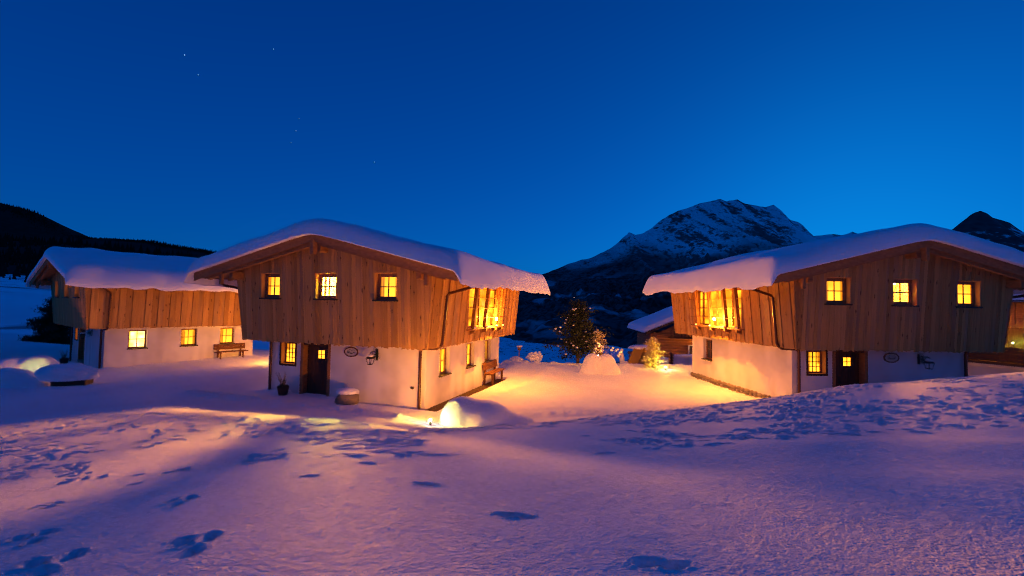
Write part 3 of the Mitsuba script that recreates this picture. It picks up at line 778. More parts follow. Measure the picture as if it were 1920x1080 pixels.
    for s in (-1, 1):
        a = [(s * .0, ROOFZ(0) - .16), (s * (EAVE + .02), ROOFZ(EAVE) - .16), (s * (EAVE + .02), ROOFZ(EAVE) + th + .02), (0, ROOFZ(0) + th + .02)]
        H.add(H.n('roof__verge_board'), hull([(x, v, z) for x, z in a for v in (VF - .035, VF)]), 'beam')
        a = [(s * .0, ROOFZ(0) - .26), (s * (EAVE - .5), ROOFZ(EAVE - .5) - .22), (s * (EAVE - .5), ROOFZ(EAVE - .5) - .005), (0, ROOFZ(0) - .005)]
        H.add(H.n('roof__barge_rafter'), hull([(x, v, z) for x, z in a for v in (VF + .12, VF + .24)]), 'beam')
        n = 13
        for i in range(n):
            v = VF + .5 + i * (VB - VF - .7) / (n - 1)
            a = [(s * 4.15, ROOFZ(4.15) - .15), (s * 5.40, ROOFZ(5.40) - .12), (s * 5.44, ROOFZ(5.44) - .003), (s * 4.15, ROOFZ(4.15) - .003)]
            H.add(H.n('roof__rafter'), hull([(x, y, z) for x, z in a for y in (v - .05, v + .05)]), 'beam')
        # eave purlins carried out under the verge
        q = 4.02
        H.add(H.n('roof__purlin'), cbox(s * (q - .09), s * (q + .09), VF + .26, FACE(4.6) + .1, ROOFZ(q) - .44, ROOFZ(q) - .16), 'beam')
        H.add(H.n('roof__hanger'), cbox(s * (q + .28), s * (q + .40), VF + .10, VF + .22, ROOFZ(q) - .66, ROOFZ(q) - .02), 'beam')
    H.add('roof__purlin_002', cbox(-.10, .10, VF + .26, FACE(5.4) + .1, ROOFZ(0) - .50, ROOFZ(0) - .20), 'beam')
    H.add('roof__hanger_002', cbox(-.075, .075, VF - .06, VF + .12, ROOFZ(0) - .62, ROOFZ(0) - .08), 'beam')
    for s in (-1, 1):
        th_ = np.linspace(math.pi, 2 * math.pi, 9)
        prof = [(s * (EAVE + .09) + .075 * math.cos(a), ROOFZ(EAVE) + .03 + .075 * math.sin(a)) for a in th_] + [(s * (EAVE + .09) + .068 * math.cos(a), ROOFZ(EAVE) + .032 + .068 * math.sin(a)) for a in th_[::-1]]
        prof = np.array(prof); nn = len(prof)
        V = np.array([(x, v, z) for v in (VF + .1, VB - .1) for x, z in prof])
        F = [f for k in range(nn) for f in ((k, (k + 1) % nn, nn + (k + 1) % nn), (k, nn + (k + 1) % nn, nn + k))]
        H.add(H.n('gutter'), trimesh.Trimesh(V, F, process=False), 'copper')
    # downpipes: from the gutter back to the boards, down them, in to the wall and down the front
    for s in (-1, 1):
        u1, u2 = SIDE(4.0) + .10, SIDE(2.2) + .10
        path = [(s * 5.60, -.6, 4.42), (s * 5.60, -.6, 4.30), (s * 5.50, -.52, 4.22), (s * (u1 + .12), -.06, 4.02), (s * u1, 0, 3.92), (s * u2, 0, 2.24), (s * (u2 - .05), -.01, 2.14), (s * (u2 - .18), -.03, 2.06),
                (s * 3.50, -.10, 2.05), (s * 3.40, -.10, 2.0), (s * 3.38, -.10, 1.9), (s * 3.38, -.10, -.9)]
        H.add(H.n('downpipe'), tube(path, .05, 10), 'copper', 40)
    # --- deep snow on the roof
    ov = .24
    def sgrid(a, b, R, n_edge, step):
        e = R * (1 - np.cos(np.linspace(0, np.pi / 2, n_edge)))
        mid = np.linspace(a + R, b - R, max(3, int((b - a - 2 * R) / step)))[1:-1]
        return np.concatenate([a + e, mid, (b - e)[::-1]])
    us, vs = sgrid(-EAVE - ov, EAVE + ov, .52, 11, .16), sgrid(VF - ov, VB + ov, .50, 11, .12)
    U, V = np.meshgrid(us, vs, indexing='ij')
    def edge(d, R): q = np.clip(d / R, 0, 1); return np.sqrt(np.maximum(1 - (1 - q) ** 2, 0))
    du = np.minimum(U + EAVE + ov, EAVE + ov - U); dv = np.minimum(V - VF + ov, VB + ov - V)
    P3 = np.stack([U, V, U * 0 + seed * 3.3], -1)
    prof = edge(du, .52) * edge(dv, .50)
    thick = (.62 + .34 * (meshkit.fbm(P3 * .45, 3, seed) - .5)) * prof + .05 * (meshkit.fbm(P3 * 1.3, 2, seed + 1) - .5) * prof
    rz = ROOFZ(np.sqrt(U * U + .45) - .30 * np.exp(-np.abs(U))) + th
    wob = .20 * (meshkit.fbm(np.stack([U * 0 + 2.2 * np.sign(U), V * .7, U * 0 + 5], -1), 2, seed + 2) - .5) + .025 * (meshkit.fbm(np.stack([U * 0 + 3.1 * np.sign(U), V * 1.6, U * 0 + 5], -1), 2, seed + 5) - .5)
    out = 1 - np.clip(np.minimum(du, dv) / .6, 0, 1)
    sag = .21 * (1 - np.clip(du / ov, 0, 1)) * (.6 + .8 * meshkit.fbm(np.stack([U * 0, V * 1.4, U * 0 + 2], -1), 3, seed + 7))
    Ux = U + np.sign(U) * wob * out * (du < .6); Vx = V + np.where(V < 3, -1, 1) * wob * out * (dv < .6)
    Ztop = rz + thick - sag + .004
    Zbot = rz - sag * 1.6 - .02 + .012 * (meshkit.fbm(P3 * 8, 2, seed + 3) - .5)
    Zbot = np.minimum(Zbot, Ztop - .012)
    rim = (du < 1e-6) | (dv < 1e-6)
    Zbot = np.where(rim, Ztop, Zbot)
    Zbot = np.where((du > .2) & (dv > .2), rz + .002, Zbot)
    top = grid_mesh(np.stack([Ux, Vx, Ztop], -1)); bot = grid_mesh(np.stack([Ux, Vx, Zbot], -1)); bot.faces = bot.faces[:, ::-1]
    H.add('roof__snow', cat([top, bot]), 'soft_snow', True)
    g = np.random.default_rng(seed + 21); ic = []
    for _ in range(34):
        v = g.uniform(VF + .3, VB - .3); l = .02 + .12 * g.random() ** 3
        ic.append(tube([(side * (EAVE + .12), v, ROOFZ(EAVE) + .02), (side * (EAVE + .12), v, ROOFZ(EAVE) - .02 - l)], [.016 + .04 * l, .002], 5))
    H.add('roof__icicle_fringe', cat(ic), 'ice')
    if plinth:
        g = np.random.default_rng(seed + 4); ms = []
        for row in range(4):
            v = -.02
            while v < LEN:
                w = g.uniform(.16, .42); z0 = -.62 + row * .175
                m = blob(w * .52, .09, .10, int(g.integers(999)), .25, 1.5, 1)
                ms.append(moved(moved(m, rz=math.pi / 2), side * (W / 2 + .01), v + w / 2, z0 + .08 + g.uniform(-.015, .015)))
                v += w
        H.add('stone_plinth', cat(ms), 'stone', 30)
    return H


def put_chalet(h, H, label):
    key = num('chalet'); M = hmat(h)
    tag(key, label, 'chalet', 'snow covered chalets with jettied timber upper floors')
    for k, d in H.parts:
        kk = f'{key}__{k}'
        if isinstance(d, tuple): _, p, r, inten, wgt = d; q = hw(h, *p); bulb(kk, q, r, inten, wgt)
        else: scene[kk] = {**d, 'to_world': M}
        if k.startswith('far_boards') or k in ('stone_plinth', 'roof__icicle_fringe'): labels[kk] = {'kind': 'stuff'}
    return key


star_p = (-.52, -.36, 4.50)
pend_p = (.05, -.34, 4.57)
up_p = (.20, -.34, 4.56)
put_chalet('C', make_chalet(1, True, (0, 1, 2), dict(low='room', side=['room', 'room', 'dim'], up=['room', 'white', 'room']), [(star_p, LAMP['star']), (pend_p, LAMP['pendant'])], 1),
           'middle chalet with a bay glowing on its right side and a boulder beside its door')
put_chalet('R', make_chalet(-1, True, (2,), dict(low='room', side=[None, None, None], up=['room', 'white', 'room']), [(up_p, LAMP['upper'])], 2, plinth=True),
           'chalet on the right with a stone plinth and a glowing bay on its left side')
put_chalet('L', make_chalet(1, False, (0, 1, 2), dict(low='room', side=['white', 'room', 'room'], up=['amber', 'amber', 'amber']), [], 3),
           'chalet on the left with three lit square windows along its plain white long wall')

# ------------------------------------------------------------------ cleared gravel strip beside the middle chalet
cs = [hw('C', u, v) for u, v in ((W / 2 - .05, -.35), (W / 2 + .72, -.15), (W / 2 + .66, 7.4), (W / 2 - .05, 7.4))]
add('path', trimesh.Trimesh([(p[0], p[1], -.115) for p in cs], [[0, 1, 2], [0, 2, 3]], process=False), 'gravel'); tag('path', kind='structure')


# ------------------------------------------------------------------ benches, signs, wall lanterns, pots
def bench(h, side, label):
    key = num('bench'); M = hmat(h); A = frame_at('R' if side > 0 else 'L', 6.15, side * W / 2)
    tag(key, label, 'bench', 'wooden benches against chalet walls')
    a = lambda k, m, mat='bench_wood', sm=False: add(f'{key}__{k}', xf(m, A), mat, sm, M)
    for i in range(2): a('seat_board' if i == 0 else f'seat_board_{i:03d}', cbox(-.95, .95, -.55 + i * .215, -.35 + i * .215, .43, .475))
    for i in range(2): a('back_board' if i == 0 else f'back_board_{i:03d}', hull([(x, y, z) for x in (-.92, .92) for y, z in ((-.115 + .02 * i, .58 + i * .18), (-.08 + .02 * i, .58 + i * .18), (-.095 + .02 * i, .745 + i * .18), (-.06 + .02 * i, .745 + i * .18))]))
    n = 0
    for x in (-.66, .66):
        for q in ([(-.50, 0), (-.42, 0), (-.50, .43), (-.40, .43)], [(-.10, 0), (-.02, 0), (-.13, .93), (-.05, .93)]):
            a('leg' if n == 0 else f'leg_{n:03d}', hull([(x + dx, y, z - .12 if z == 0 else z) for dx in (-.035, .035) for y, z in q])); n += 1
        a('rail' if x < 0 else 'rail_001', cbox(x - .03, x + .03, -.50, -.10, .36, .429))
    return key


bench('C', 1, 'wooden bench at the far end of the middle chalet\'s orange lit side wall')
bench('L', 1, 'wooden bench under the last lit window of the left chalet')


def oval_sign(h, label):
    key = num('oval_sign'); M = hmat(h); tag(key, label, 'sign', 'oval name signs beside the doors')
    th = np.linspace(0, 2 * np.pi, 33)[:-1]; cx, cz = .39, 1.765
    el = lambda rx, rz: Polygon(np.stack([rx * np.cos(th), rz * np.sin(th)], 1))
    def ex(poly, t0, t1):
        m = trimesh.creation.extrude_polygon(poly, t1 - t0, engine='earcut'); v = m.vertices
        return trimesh.Trimesh(np.stack([v[:, 0] + cx, -(v[:, 2] + t0), v[:, 1] + cz], 1), m.faces, process=False)
    add(key + '__board', ex(el(.29, .165), .0, .022), 'sign_face', False, M)
    add(key + '__rim', ex(el(.315, .19).difference(el(.275, .15)), .0, .035), 'sign_rim', False, M)
    s = np.linspace(0, 1, 60)
    x = cx - .16 + .34 * s; z = cz - .035 + .032 * np.sin(s * 34) * (1 - .4 * s) + .02 * np.sin(s * 9)
    add(key + '__lettering', cat([tube(np.stack([x, 0 * x - .026, z], 1), .0075, 5), tube([(cx - .15, -.026, cz + .035), (cx - .05, -.026, cz + .10), (cx + .02, -.026, cz + .05), (cx + .08, -.026, cz + .085), (cx + .17, -.026, cz + .03)], .006, 5)]), 'iron', True, M)
    labels[key + '__lettering'] = {'label': 'small dark handwritten line under a mountain outline'}
    return key


oval_sign('C', 'oval name sign on the white wall beside the middle chalet\'s door')
oval_sign('R', 'oval name sign on the white wall of the right chalet')


def lantern(h, label, u=1.52):
    key = num('wall_lantern'); M = hmat(h); tag(key, label, 'lantern', 'wrought iron wall lanterns')
    a = lambda k, m, mat='iron', sm=False: add(f'{key}__{k}', m, mat, sm, M)
    a('wall_plate', cbox(u - .05, u + .05, -.02, 0, 1.52, 1.92))
    t = np.linspace(0, 1, 14)
    a('arm', cat([tube([(u, -.02, 1.80), (u, -.2, 1.86), (u, -.38, 1.84), (u, -.44, 1.79), (u, -.42, 1.74)], .013, 6), tube(np.stack([u + 0 * t, -.05 - .25 * t, 1.62 + .2 * t ** 2], 1), .010, 6)]), 'iron', True)
    lx, ly, lz = u, -.40, 1.42
    c = [(-1, -1), (1, -1), (1, 1), (-1, 1)]
    a('cage', cat([tube([(lx + sx * .065, ly + sy * .065, lz), (lx + sx * .10, ly + sy * .10, lz + .20)], .010, 5) for sx, sy in c] + [box(lx - .075, lx + .075, ly - .075, ly + .075, lz - .02, lz + .004), box(lx - .11, lx + .11, ly - .11, ly + .11, lz + .195, lz + .215)]))
    a('hood', hull([(lx + sx * .12, ly + sy * .12, lz + .217) for sx, sy in c] + [(lx + sx * .03, ly + sy * .03, lz + .30) for sx, sy in c]))
    g = np.random.default_rng(5); sp = []
    for _ in range(90):
        p = np.array([u + g.normal(.05, .05), -.05 - abs(g.normal(0, .06)), 1.72 + g.normal(0, .11)]); d = g.normal(size=3); d /= np.linalg.norm(d); d[1] = -abs(d[1])
        sp.append(tube([p, p + .09 * d], [.007, .002], 4))
    a('fir_sprig', cat(sp), 'needles')
    a('snow', moved(blob(.11, .11, .05, 3, .2, 2, 2), lx, ly, lz + .30), 'soft_snow', True)
    return key


lantern('C', 'wall lantern with a fir sprig on the middle chalet')
lantern('R', 'wall lantern with a fir sprig on the right chalet')
lantern('L', 'wall lantern on the dark gable wall of the left chalet', 1.0)


def plant_pot(key, x, y, z, label, s=1.0):
    tag(key, label, 'plant pot')
    add(key + '__pot', moved(lathe([(0.0, 0), (.15, 0), (.21, .30), (.22, .36), (.18, .36), (.17, .30), (0, .28)], 18), x, y, z, s=s), 'clay', 40)
    g = np.random.default_rng(2); tw = []
    for _ in range(16):
        a = g.uniform(0, 6.28); l = g.uniform(.25, .62); q = np.array([x, y, z + .30 * s])
        d = np.array([math.cos(a) * .45, math.sin(a) * .45, 1]) * l
        tw.append(tube([q, q + .5 * d + g.normal(0, .03, 3), q + d], [.012, .008, .003], 5))
        if g.random() < .6:
            e = q + .5 * d; tw.append(tube([e, e + g.normal(0, .12, 3) + [0, 0, .08]], [.007, .003], 4))
    add(key + '__twigs', cat(tw), 'twig')
    lf = [moved(blob(.05, .05, .03, i, .4, 2, 1), *(np.array([x, y, z + .36 * s]) + g.normal(0, .10, 3))) for i in range(16)]
    add(key + '__foliage', cat(lf), 'needles'); labels[key + '__foliage'] = {'kind': 'stuff'}


_p = hw('C', -2.35, -.45); plant_pot('plant_pot', _p[0], _p[1], gz(_p[0], _p[1]) - .02, 'dark plant pot with bare twigs left of the middle chalet\'s door')
_p = hw('L', -2.6, -.5); plant_pot('plant_pot_001', _p[0], _p[1], gz(_p[0], _p[1]) - .02, 'dark plant pot by the left chalet\'s gable wall')

# boulder with a snow cap on the right of the middle chalet's door
_p = hw('C', .75, -.62); bz = gz(_p[0], _p[1])
tag('boulder', 'tan boulder capped with snow against the middle chalet\'s front wall', 'boulder')
add('boulder__rock', moved(blob(.42, .30, .34, 6, .20, 1.6, 4), _p[0], _p[1], bz + .16), 'stone', 40)
add('boulder__snow', moved(blob(.40, .29, .15, 8, .18, 1.8, 4, -.05), _p[0], _p[1], bz + .42), 'soft_snow', True)
_p = hw('C', 3.05, -.03); add('tap_cover', moved(blob(.07, .03, .05, 2, .2, 1, 2), _p[0], _p[1], .62), 'iron', True); tag('tap_cover', 'small dark metal tap cover low on the middle chalet\'s front wall', 'tap')


# ------------------------------------------------------------------ snow mounds with lamps
def mound(key, x, y, blobs, label, emb=.1):
    ms = [manifold3d.Manifold.hull_points(np.asarray(moved(blob(rx, ry, rz, sd, .10, 1.3, 3), x + dx, y + dy, gz(x, y) - emb + dz).vertices)) for dx, dy, dz, rx, ry, rz, sd in blobs]
    m = ms[0]
    for q in ms[1:]: m = m + q
    m = m.refine_to_length(.07).to_mesh(); t = trimesh.Trimesh(m.vert_properties[:, :3], m.tri_verts); t.merge_vertices()
    trimesh.smoothing.filter_taubin(t, .6, -.5, 40)
    v = t.vertices; t.vertices = v + .05 * (meshkit.fbm(v * 2.3, 3, 5) - .5)[:, None] * [1, 1, .6]
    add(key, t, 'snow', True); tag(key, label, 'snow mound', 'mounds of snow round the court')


mound('snow_mound', -1.05, 14.15, [(-.40, 0, .22, .74, .62, .76, 1), (.25, .05, .16, .95, .70, .70, 2), (1.05, .05, -.06, 1.0, .6, .48, 3)], 'rounded snow mound lit from its left foot in front of the middle chalet')
mound('snow_mound_001', 4.95, 25.2, [(-.40, 0, .35, .55, .6, .85, 4), (.42, .1, .35, .58, .6, .82, 5), (0, .1, 0, 1.25, .8, .45, 6), (-.5, -.25, .1, .6, .5, .6, 11), (.55, -.25, .1, .62, .5, .6, 12)], 'tall orange lit snow mound beyond the court between the chalets')
mound('snow_mound_002', -20.6, 18.5, [(0, 0, .2, 1.3, .7, .60, 7), (-1.6, .1, .2, 1.2, .7, .70, 8), (1.0, -.2, .0, .9, .6, .40, 9)], 'snow mound at the left edge in front of the glowing one')
mound('snow_mound_003', -21.8, 20.9, [(0, 0, .2, 1.1, .6, .95, 10), (-1.3, .1, .2, 1.0, .6, .80, 8), (1.0, -.1, .1, .8, .5, .60, 9)], 'snow mound at the left edge glowing yellow')


def ground_lamp(key, x, y, z, inten, label, r=.05, hood=0.0):
    tag(key, label, 'lamp', 'small lamps set in the snow')
    g0 = gz(x, y)
    add(key + '__stake', moved(lathe([(.0, -.3), (.028, -.3), (.028, z - g0 - r), (.05, z - g0 - r * .9), (.05, z - g0 - r * .5), (0, z - g0 - r * .5)], 10), x, y, g0), 'iron', 30)
    bulb(key + '__bulb', (x, y, z), r, inten, 4.0 + 0.22 * inten)


ground_lamp('ground_lamp', -2.36, 13.52, gz(-2.36, 13.52) + .14, LAMP['mound'], 'lamp at the left foot of the rounded snow mound')
ground_lamp('ground_lamp_001', 9.15, 26.6, gz(9.15, 26.6) + .16, LAMP['path'], 'lamp shining on the snow beside the glowing little fir')
ground_lamp('ground_lamp_002', 5.15, 26.55, gz(5.15, 26.55) + .75, LAMP['shrub'], 'lamp hidden behind the tall snow mound under the bare shrub')
ground_lamp('ground_lamp_003', -13.7, 27.2, gz(-13.7, 27.2) + .5, LAMP['side'], 'lamp between the left and the middle chalet')
ground_lamp('ground_lamp_004', -21.2, 19.75, gz(-21.2, 19.75) + .30, LAMP['left'], 'lamp between the two snow mounds at the left edge')

# snow capped trough
tx, ty = -18.1, 18.7; tz = gz(tx, ty)
tag('planter_trough', 'dark wooden trough under a thick cap of snow at the left', 'trough')
add('planter_trough__box', moved(cat([cbox(-.58, .58, -.28, -.22, -.3, .26), cbox(-.58, .58, .22, .28, -.3, .26), cbox(-.58, -.52, -.22, .22, -.3, .26), cbox(.52, .58, -.22, .22, -.3, .26), box(-.52, .52, -.22, .22, -.3, .22)]), tx, ty, tz, .25), 'dark_wood')
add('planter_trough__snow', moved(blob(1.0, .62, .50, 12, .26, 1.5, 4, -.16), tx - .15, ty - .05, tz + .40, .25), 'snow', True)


# ------------------------------------------------------------------ trees and shrubs
def needle_tree(key, x, y, z, h, r, label, cat_='tree', seed=0, nb=26, snow=.5, leaf='needles', dens=1.0, lift=.12, group=None):
    g = np.random.default_rng(seed); tag(key, label, cat_, group)
    add(key + '__trunk', moved(tube([(0, 0, -.3), (.02 * h, 0, h * .4), (0, .01 * h, h * .97)], [.028 * h, .018 * h, .004 * h], 8), x, y, z), 'bark', 30)
    tri, br, sn = [], [], []
    for i in range(nb):
        t = (i + g.uniform(0, .8)) / nb; zb = h * (lift + (.95 - lift) * t); L = r * (1 - t) ** .6 * g.uniform(.45, 1.2) + .05 * r
        a = i * 2.4 + g.uniform(-.4, .4); d = np.array([math.cos(a), math.sin(a), g.uniform(-.1, .35)])
        p0 = np.array([0, 0, zb]); p1 = p0 + L * d * [1, 1, .6] ; p2 = p0 + L * d + [0, 0, -.10 * L]
        br.append(tube([p0, (p0 + p1) / 2 + [0, 0, .05 * L], p2], [.008 * h, .005 * h, .002 * h], 5))
        for _ in range(int(34 * dens * (L / r + .25))):
            s = g.uniform(.15, 1.05); c = p0 + s * (p2 - p0) + g.normal(0, .10 * r, 3) * [1, 1, .7]
            e = g.normal(size=3); e /= np.linalg.norm(e); f = np.cross(e, g.normal(size=3)); f /= np.linalg.norm(f)
            l = h * g.uniform(.018, .04)
            tri.append([c - f * l * .35, c + f * l * .35, c + e * l * 1.6])
        for _ in range(7):
            if g.random() < snow:
                s = g.uniform(.4, 1.05); c = p0 + s * (p2 - p0) + g.normal(0, .07 * r, 3)
                k = h * g.uniform(.005, .016)
                sn.append(moved(blob(k * 1.3, k * 1.1, k * .9, int(g.integers(999)), .35, 2, 2), *(c + [0, 0, .01 * h])))
    tri = np.array(tri); m = trimesh.Trimesh(tri.reshape(-1, 3), np.arange(len(tri) * 3).reshape(-1, 3), process=False)
    add(key + '__limbs', moved(cat(br), x, y, z), 'bark', 30)
    add(key + '__crown', moved(m, x, y, z), leaf); labels[key + '__crown'] = {'kind': 'stuff'}
    if sn: add(key + '__snow', moved(cat(sn), x, y, z), 'soft_snow', True); labels[key + '__snow'] = {'kind': 'stuff'}


needle_tree('pine_tree', 4.35, 29.3, -.1, 4.2, 1.95, 'dark pine tree hung with lumps of snow beyond the court', seed=3, nb=64, snow=.15, dens=2.6, lift=.14)
needle_tree('fir_tree', 8.65, 27.4, -.05, 1.95, .85, 'little fir glowing yellow from the lamp at its foot', seed=5, nb=48, snow=.5, leaf='lamplit_leaves', dens=3.2, lift=.03)
needle_tree('spruce_tree', -37.5, 37.0, -.6, 4.3, 1.75, 'dark spruce behind the left chalet at the edge of the meadow', seed=8, nb=90, snow=.0, dens=5.0, lift=.03)


def bare_shrub(key, x, y, z, h, label, seed, leafy=0.0, snow=.3, spread=.5):
    g = np.random.default_rng(seed); tag(key, label, 'shrub'); br, lv = [], []
    def grow(p, d, l, r, dep):
        q = p + d * l; mid = (p + q) / 2 + g.normal(0, .04 * l, 3)
        br.append(tube([p, mid, q], [r, r * .8, r * .55], 5))
        if g.random() < leafy and dep <= 1:
            for _ in range(3): lv.append(moved(blob(.08, .07, .06, int(g.integers(999)), .35, 2, 1), *(q + g.normal(0, .07, 3))))
        if dep:
            for _ in range(int(g.integers(2, 4))):
                e = d + g.normal(0, .42, 3); e[2] = abs(e[2]) * .9 + .1; e /= np.linalg.norm(e); grow(q, e, l * g.uniform(.6, .85), r * .6, dep - 1)
    for _ in range(8):
        a = g.uniform(0, 6.28); d = np.array([math.cos(a) * spread, math.sin(a) * spread, 1]); grow(np.array([0, 0, -.1]), d / np.linalg.norm(d), h * .34, .022, 3)
    add(key + '__branches', moved(cat(br), x, y, z), 'twig', 30)
    if lv: add(key + '__snow', moved(cat(lv), x, y, z), 'soft_snow', True); labels[key + '__snow'] = {'kind': 'stuff'}


bare_shrub('bare_shrub', 5.75, 27.5, .2, 1.5, 'bare shrub lit yellow behind the tall snow mound', 4, .12, spread=.9)
bare_shrub('bare_shrub_001', 1.6, 29.0, -.05, .75, 'low twiggy shrub dusted with snow on the rim right of the middle chalet', 6, .45)
bare_shrub('bare_shrub_002', -42.0, 40.0, -.8, 1.6, 'dark bare bush on the left meadow beside the spruce', 9, 0)

# sapling lit yellow next to the pine
needle_tree('sapling', 5.5, 28.5, .1, 2.15, .75, 'snow laden sapling lit yellow in front of the dark pine', seed=14, nb=34, snow=.5, leaf='lamplit_leaves', dens=1.5, lift=.18)

# small things on the rim
tag('bird_house', 'little bird house on a post capped with snow at the rim of the court', 'bird house')
add('bird_house__post', moved(box(-.03, .03, -.03, .03, -.4, .75), .55, 29.2, 0), 'beam')
add('bird_house__box', moved(hull([(x, y, z) for x in (-.11, .11) for y in (-.1, .1) for z in (.75, .92)] + [(0, -.1, 1.0), (0, .1, 1.0)]), .55, 29.2, 0), 'beam')
add('bird_house__snow', moved(blob(.20, .17, .08, 2, .15, 1.5, 3), .55, 29.2, 1.0), 'soft_snow', True)
for i, (x, y, s) in enumerate([(-.2, 28.7, .35), (.35, 28.9, .5), (.95, 28.8, .28), (7.35, 29.2, .3)]):
    k = num('snowy_stone'); tag(k, ['flat stone under snow nearest the middle chalet\'s back corner', 'pointed stone under snow beneath the bird house', 'small round stone under snow beside the low twiggy shrub', 'stone under snow beside the garden statue'][i], 'stone', 'stones under snow along the rim')
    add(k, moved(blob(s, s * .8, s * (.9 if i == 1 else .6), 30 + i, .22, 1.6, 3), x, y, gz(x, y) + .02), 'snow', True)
tag('garden_statue', 'narrow snow dusted garden statue on a dark foot beyond the tall mound', 'statue')
add('garden_statue__foot', moved(lathe([(0, -.3), (.20, -.3), (.20, .12), (.15, .16), (0, .16)], 12), 7.3, 29.6, gz(7.3, 29.6)), 'stone', 30)
add('garden_statue__body', moved(lathe([(0, .16), (.15, .16), (.17, .35), (.12, .62), (.07, .74), (.06, .8), (.10, .88), (.09, .98), (0, 1.04)], 14), 7.3, 29.6, gz(7.3, 29.6)), 'soft_snow', True)

# ------------------------------------------------------------------ timber house cut off by the right edge
_c, _s = math.cos(1.20), math.sin(1.20)
TM = mi.ScalarTransform4f(np.array([[math.cos(-1.20), -math.sin(-1.20), 0, 27.4], [math.sin(-1.20), math.cos(-1.20), 0, 31.0], [0, 0, 1, 0], [0, 0, 0, 1.0]]))
tag('timber_house', 'dark timber house with a balcony cut off by the right edge of the picture', 'house')
ta = lambda k, m, mat, sm=False: add('timber_house__' + k, m, mat, sm, TM)
# local x runs along the wall towards the viewer, local -y looks at the court... (the wall's outside is -y after the turn)
n_ = 0
for x in np.arange(0, 9.6, .24):
    ta('upper_wall__plank' if n_ == 0 else f'upper_wall__plank_{n_:03d}', cbox(x + .006, x + .234, -.06 - .02 * (n_ % 2), 0, 2.9, 4.7, .006), 'log_wood'); n_ += 1
ta('upper_wall', box(0, 9.6, 0, 7, .9, 4.8), 'dark_wood')
ta('ground_wall', box(.2, 9.4, .15, 6.8, -2.5, .9), 'plaster')
for i in range(5): ta('balcony__rail' if i == 0 else f'balcony__rail_{i:03d}', cbox(-.2, 9.8, -1.06, -1.02, .95 + i * .17, 1.09 + i * .17), 'dark_wood')
for i, x in enumerate(np.arange(-.2, 9.9, 2.5)): ta('balcony__post' if i == 0 else f'balcony__post_{i:03d}', cbox(x, x + .12, -1.02, -.90, .75, 4.3), 'dark_wood')
ta('balcony', box(-.2, 9.8, -1.10, -.02, .75, .89), 'dark_wood')
ta('window', cat([box(4.35, 4.42, -.03, .02, 1.5, 2.85), box(4.83, 4.90, -.03, .02, 1.5, 2.85), box(4.42, 4.83, -.03, .02, 2.78, 2.85), box(4.42, 4.83, -.03, .02, 1.5, 1.57)]), 'window_wood')
scene['timber_house__window__pane'] = {**mikit.ply(trimesh.Trimesh([(4.42, -.015, 1.57), (4.83, -.015, 1.57), (4.83, -.015, 2.78), (4.42, -.015, 2.78)], [[0, 1, 2], [0, 2, 3]], process=False), 'pane_glass', uv=np.array([(.3, .2), (.7, .2), (.7, .9), (.3, .9)]), emitter=GLOW['dim']), 'to_world': TM}
ta('roof', hull([(x, y, z + dz) for x in (-1, 10.6) for y, z in ((-1.3, 4.35), (3.5, 5.9)) for dz in (0, .16)]), 'dark_wood')
ta('roof_001', hull([(x, y, z + dz) for x in (-1, 10.6) for y, z in ((8.3, 4.35), (3.5, 5.9)) for dz in (0, .16)]), 'dark_wood')
us = np.linspace(-1.15, 10.75, 60); vs = np.linspace(-1.45, 8.45, 50); U, V = np.meshgrid(us, vs, indexing='ij')
e = np.minimum(np.minimum(U + 1.15, 10.75 - U), np.minimum(V + 1.45, 8.45 - V)); pr = np.sqrt(np.maximum(1 - (1 - np.clip(e / .45, 0, 1)) ** 2, 0))
Zr = 6.05 - .323 * np.sqrt((V - 3.5) ** 2 + .2); Zt = Zr + (.5 + .1 * (meshkit.fbm(np.stack([U, V, U * 0], -1) * .6, 3, 3) - .5)) * pr + .05
t1 = grid_mesh(np.stack([U, V, Zt], -1)); t2 = grid_mesh(np.stack([U, V, Zr - .03], -1)); t2.faces = t2.faces[:, ::-1]
ta('roof__snow', cat([t1, t2]), 'soft_snow', True)
_q = (np.array(TM.matrix) @ [5.3, -.5, 2.05, 1])[:3]
bulb('timber_house__lamp', _q, .03, LAMP['yard'], 4.0)

# ------------------------------------------------------------------ log house and yard beyond the court
LM = mi.ScalarTransform4f(np.array([[math.cos(.10), math.sin(.10), 0, 13.2], [-math.sin(.10), math.cos(.10), 0, 41.5], [0, 0, 1, 0], [0, 0, 0, 1.0]]))
tag('log_house', 'log house with a broad snowy roof half hidden behind the right chalet', 'house')
la = lambda k, m, mat, sm=False: add('log_house__' + k, m, mat, sm, LM)
i = 0
for z in np.arange(-3.4, 1.35, .27):
    la('wall__log' if i == 0 else f'wall__log_{i:03d}', tube([(-.35, .0, z), (8.8, .0, z)], .15, 10), 'log_wood', 30); i += 1
    la(f'wall__log_{i:03d}', tube([(.0, -.35, z + .13), (.0, 8.2, z + .13)], .15, 10), 'log_wood', 30); i += 1
la('gable', hull([(x, y, z) for y in (-.05, .08) for x, z in ((0, 1.2), (8.6, 1.2), (4.3, 3.3))]), 'log_wood')
la('wall', box(.05, 8.5, .05, 8.0, -3.6, 1.3), 'log_wood')
for s, (x0, x1) in enumerate(((-1.0, 4.3), (9.6, 4.3))):
    la('roof' if s == 0 else 'roof_001', hull([(x, y, z + dz) for y in (-1.0, 8.8) for x, z in ((x0, 1.25), (x1, 3.55)) for dz in (0, .15)]), 'dark_wood')
us = np.linspace(-1.15, 9.75, 60); vs = np.linspace(-1.15, 8.95, 40); U, V = np.meshgrid(us, vs, indexing='ij')
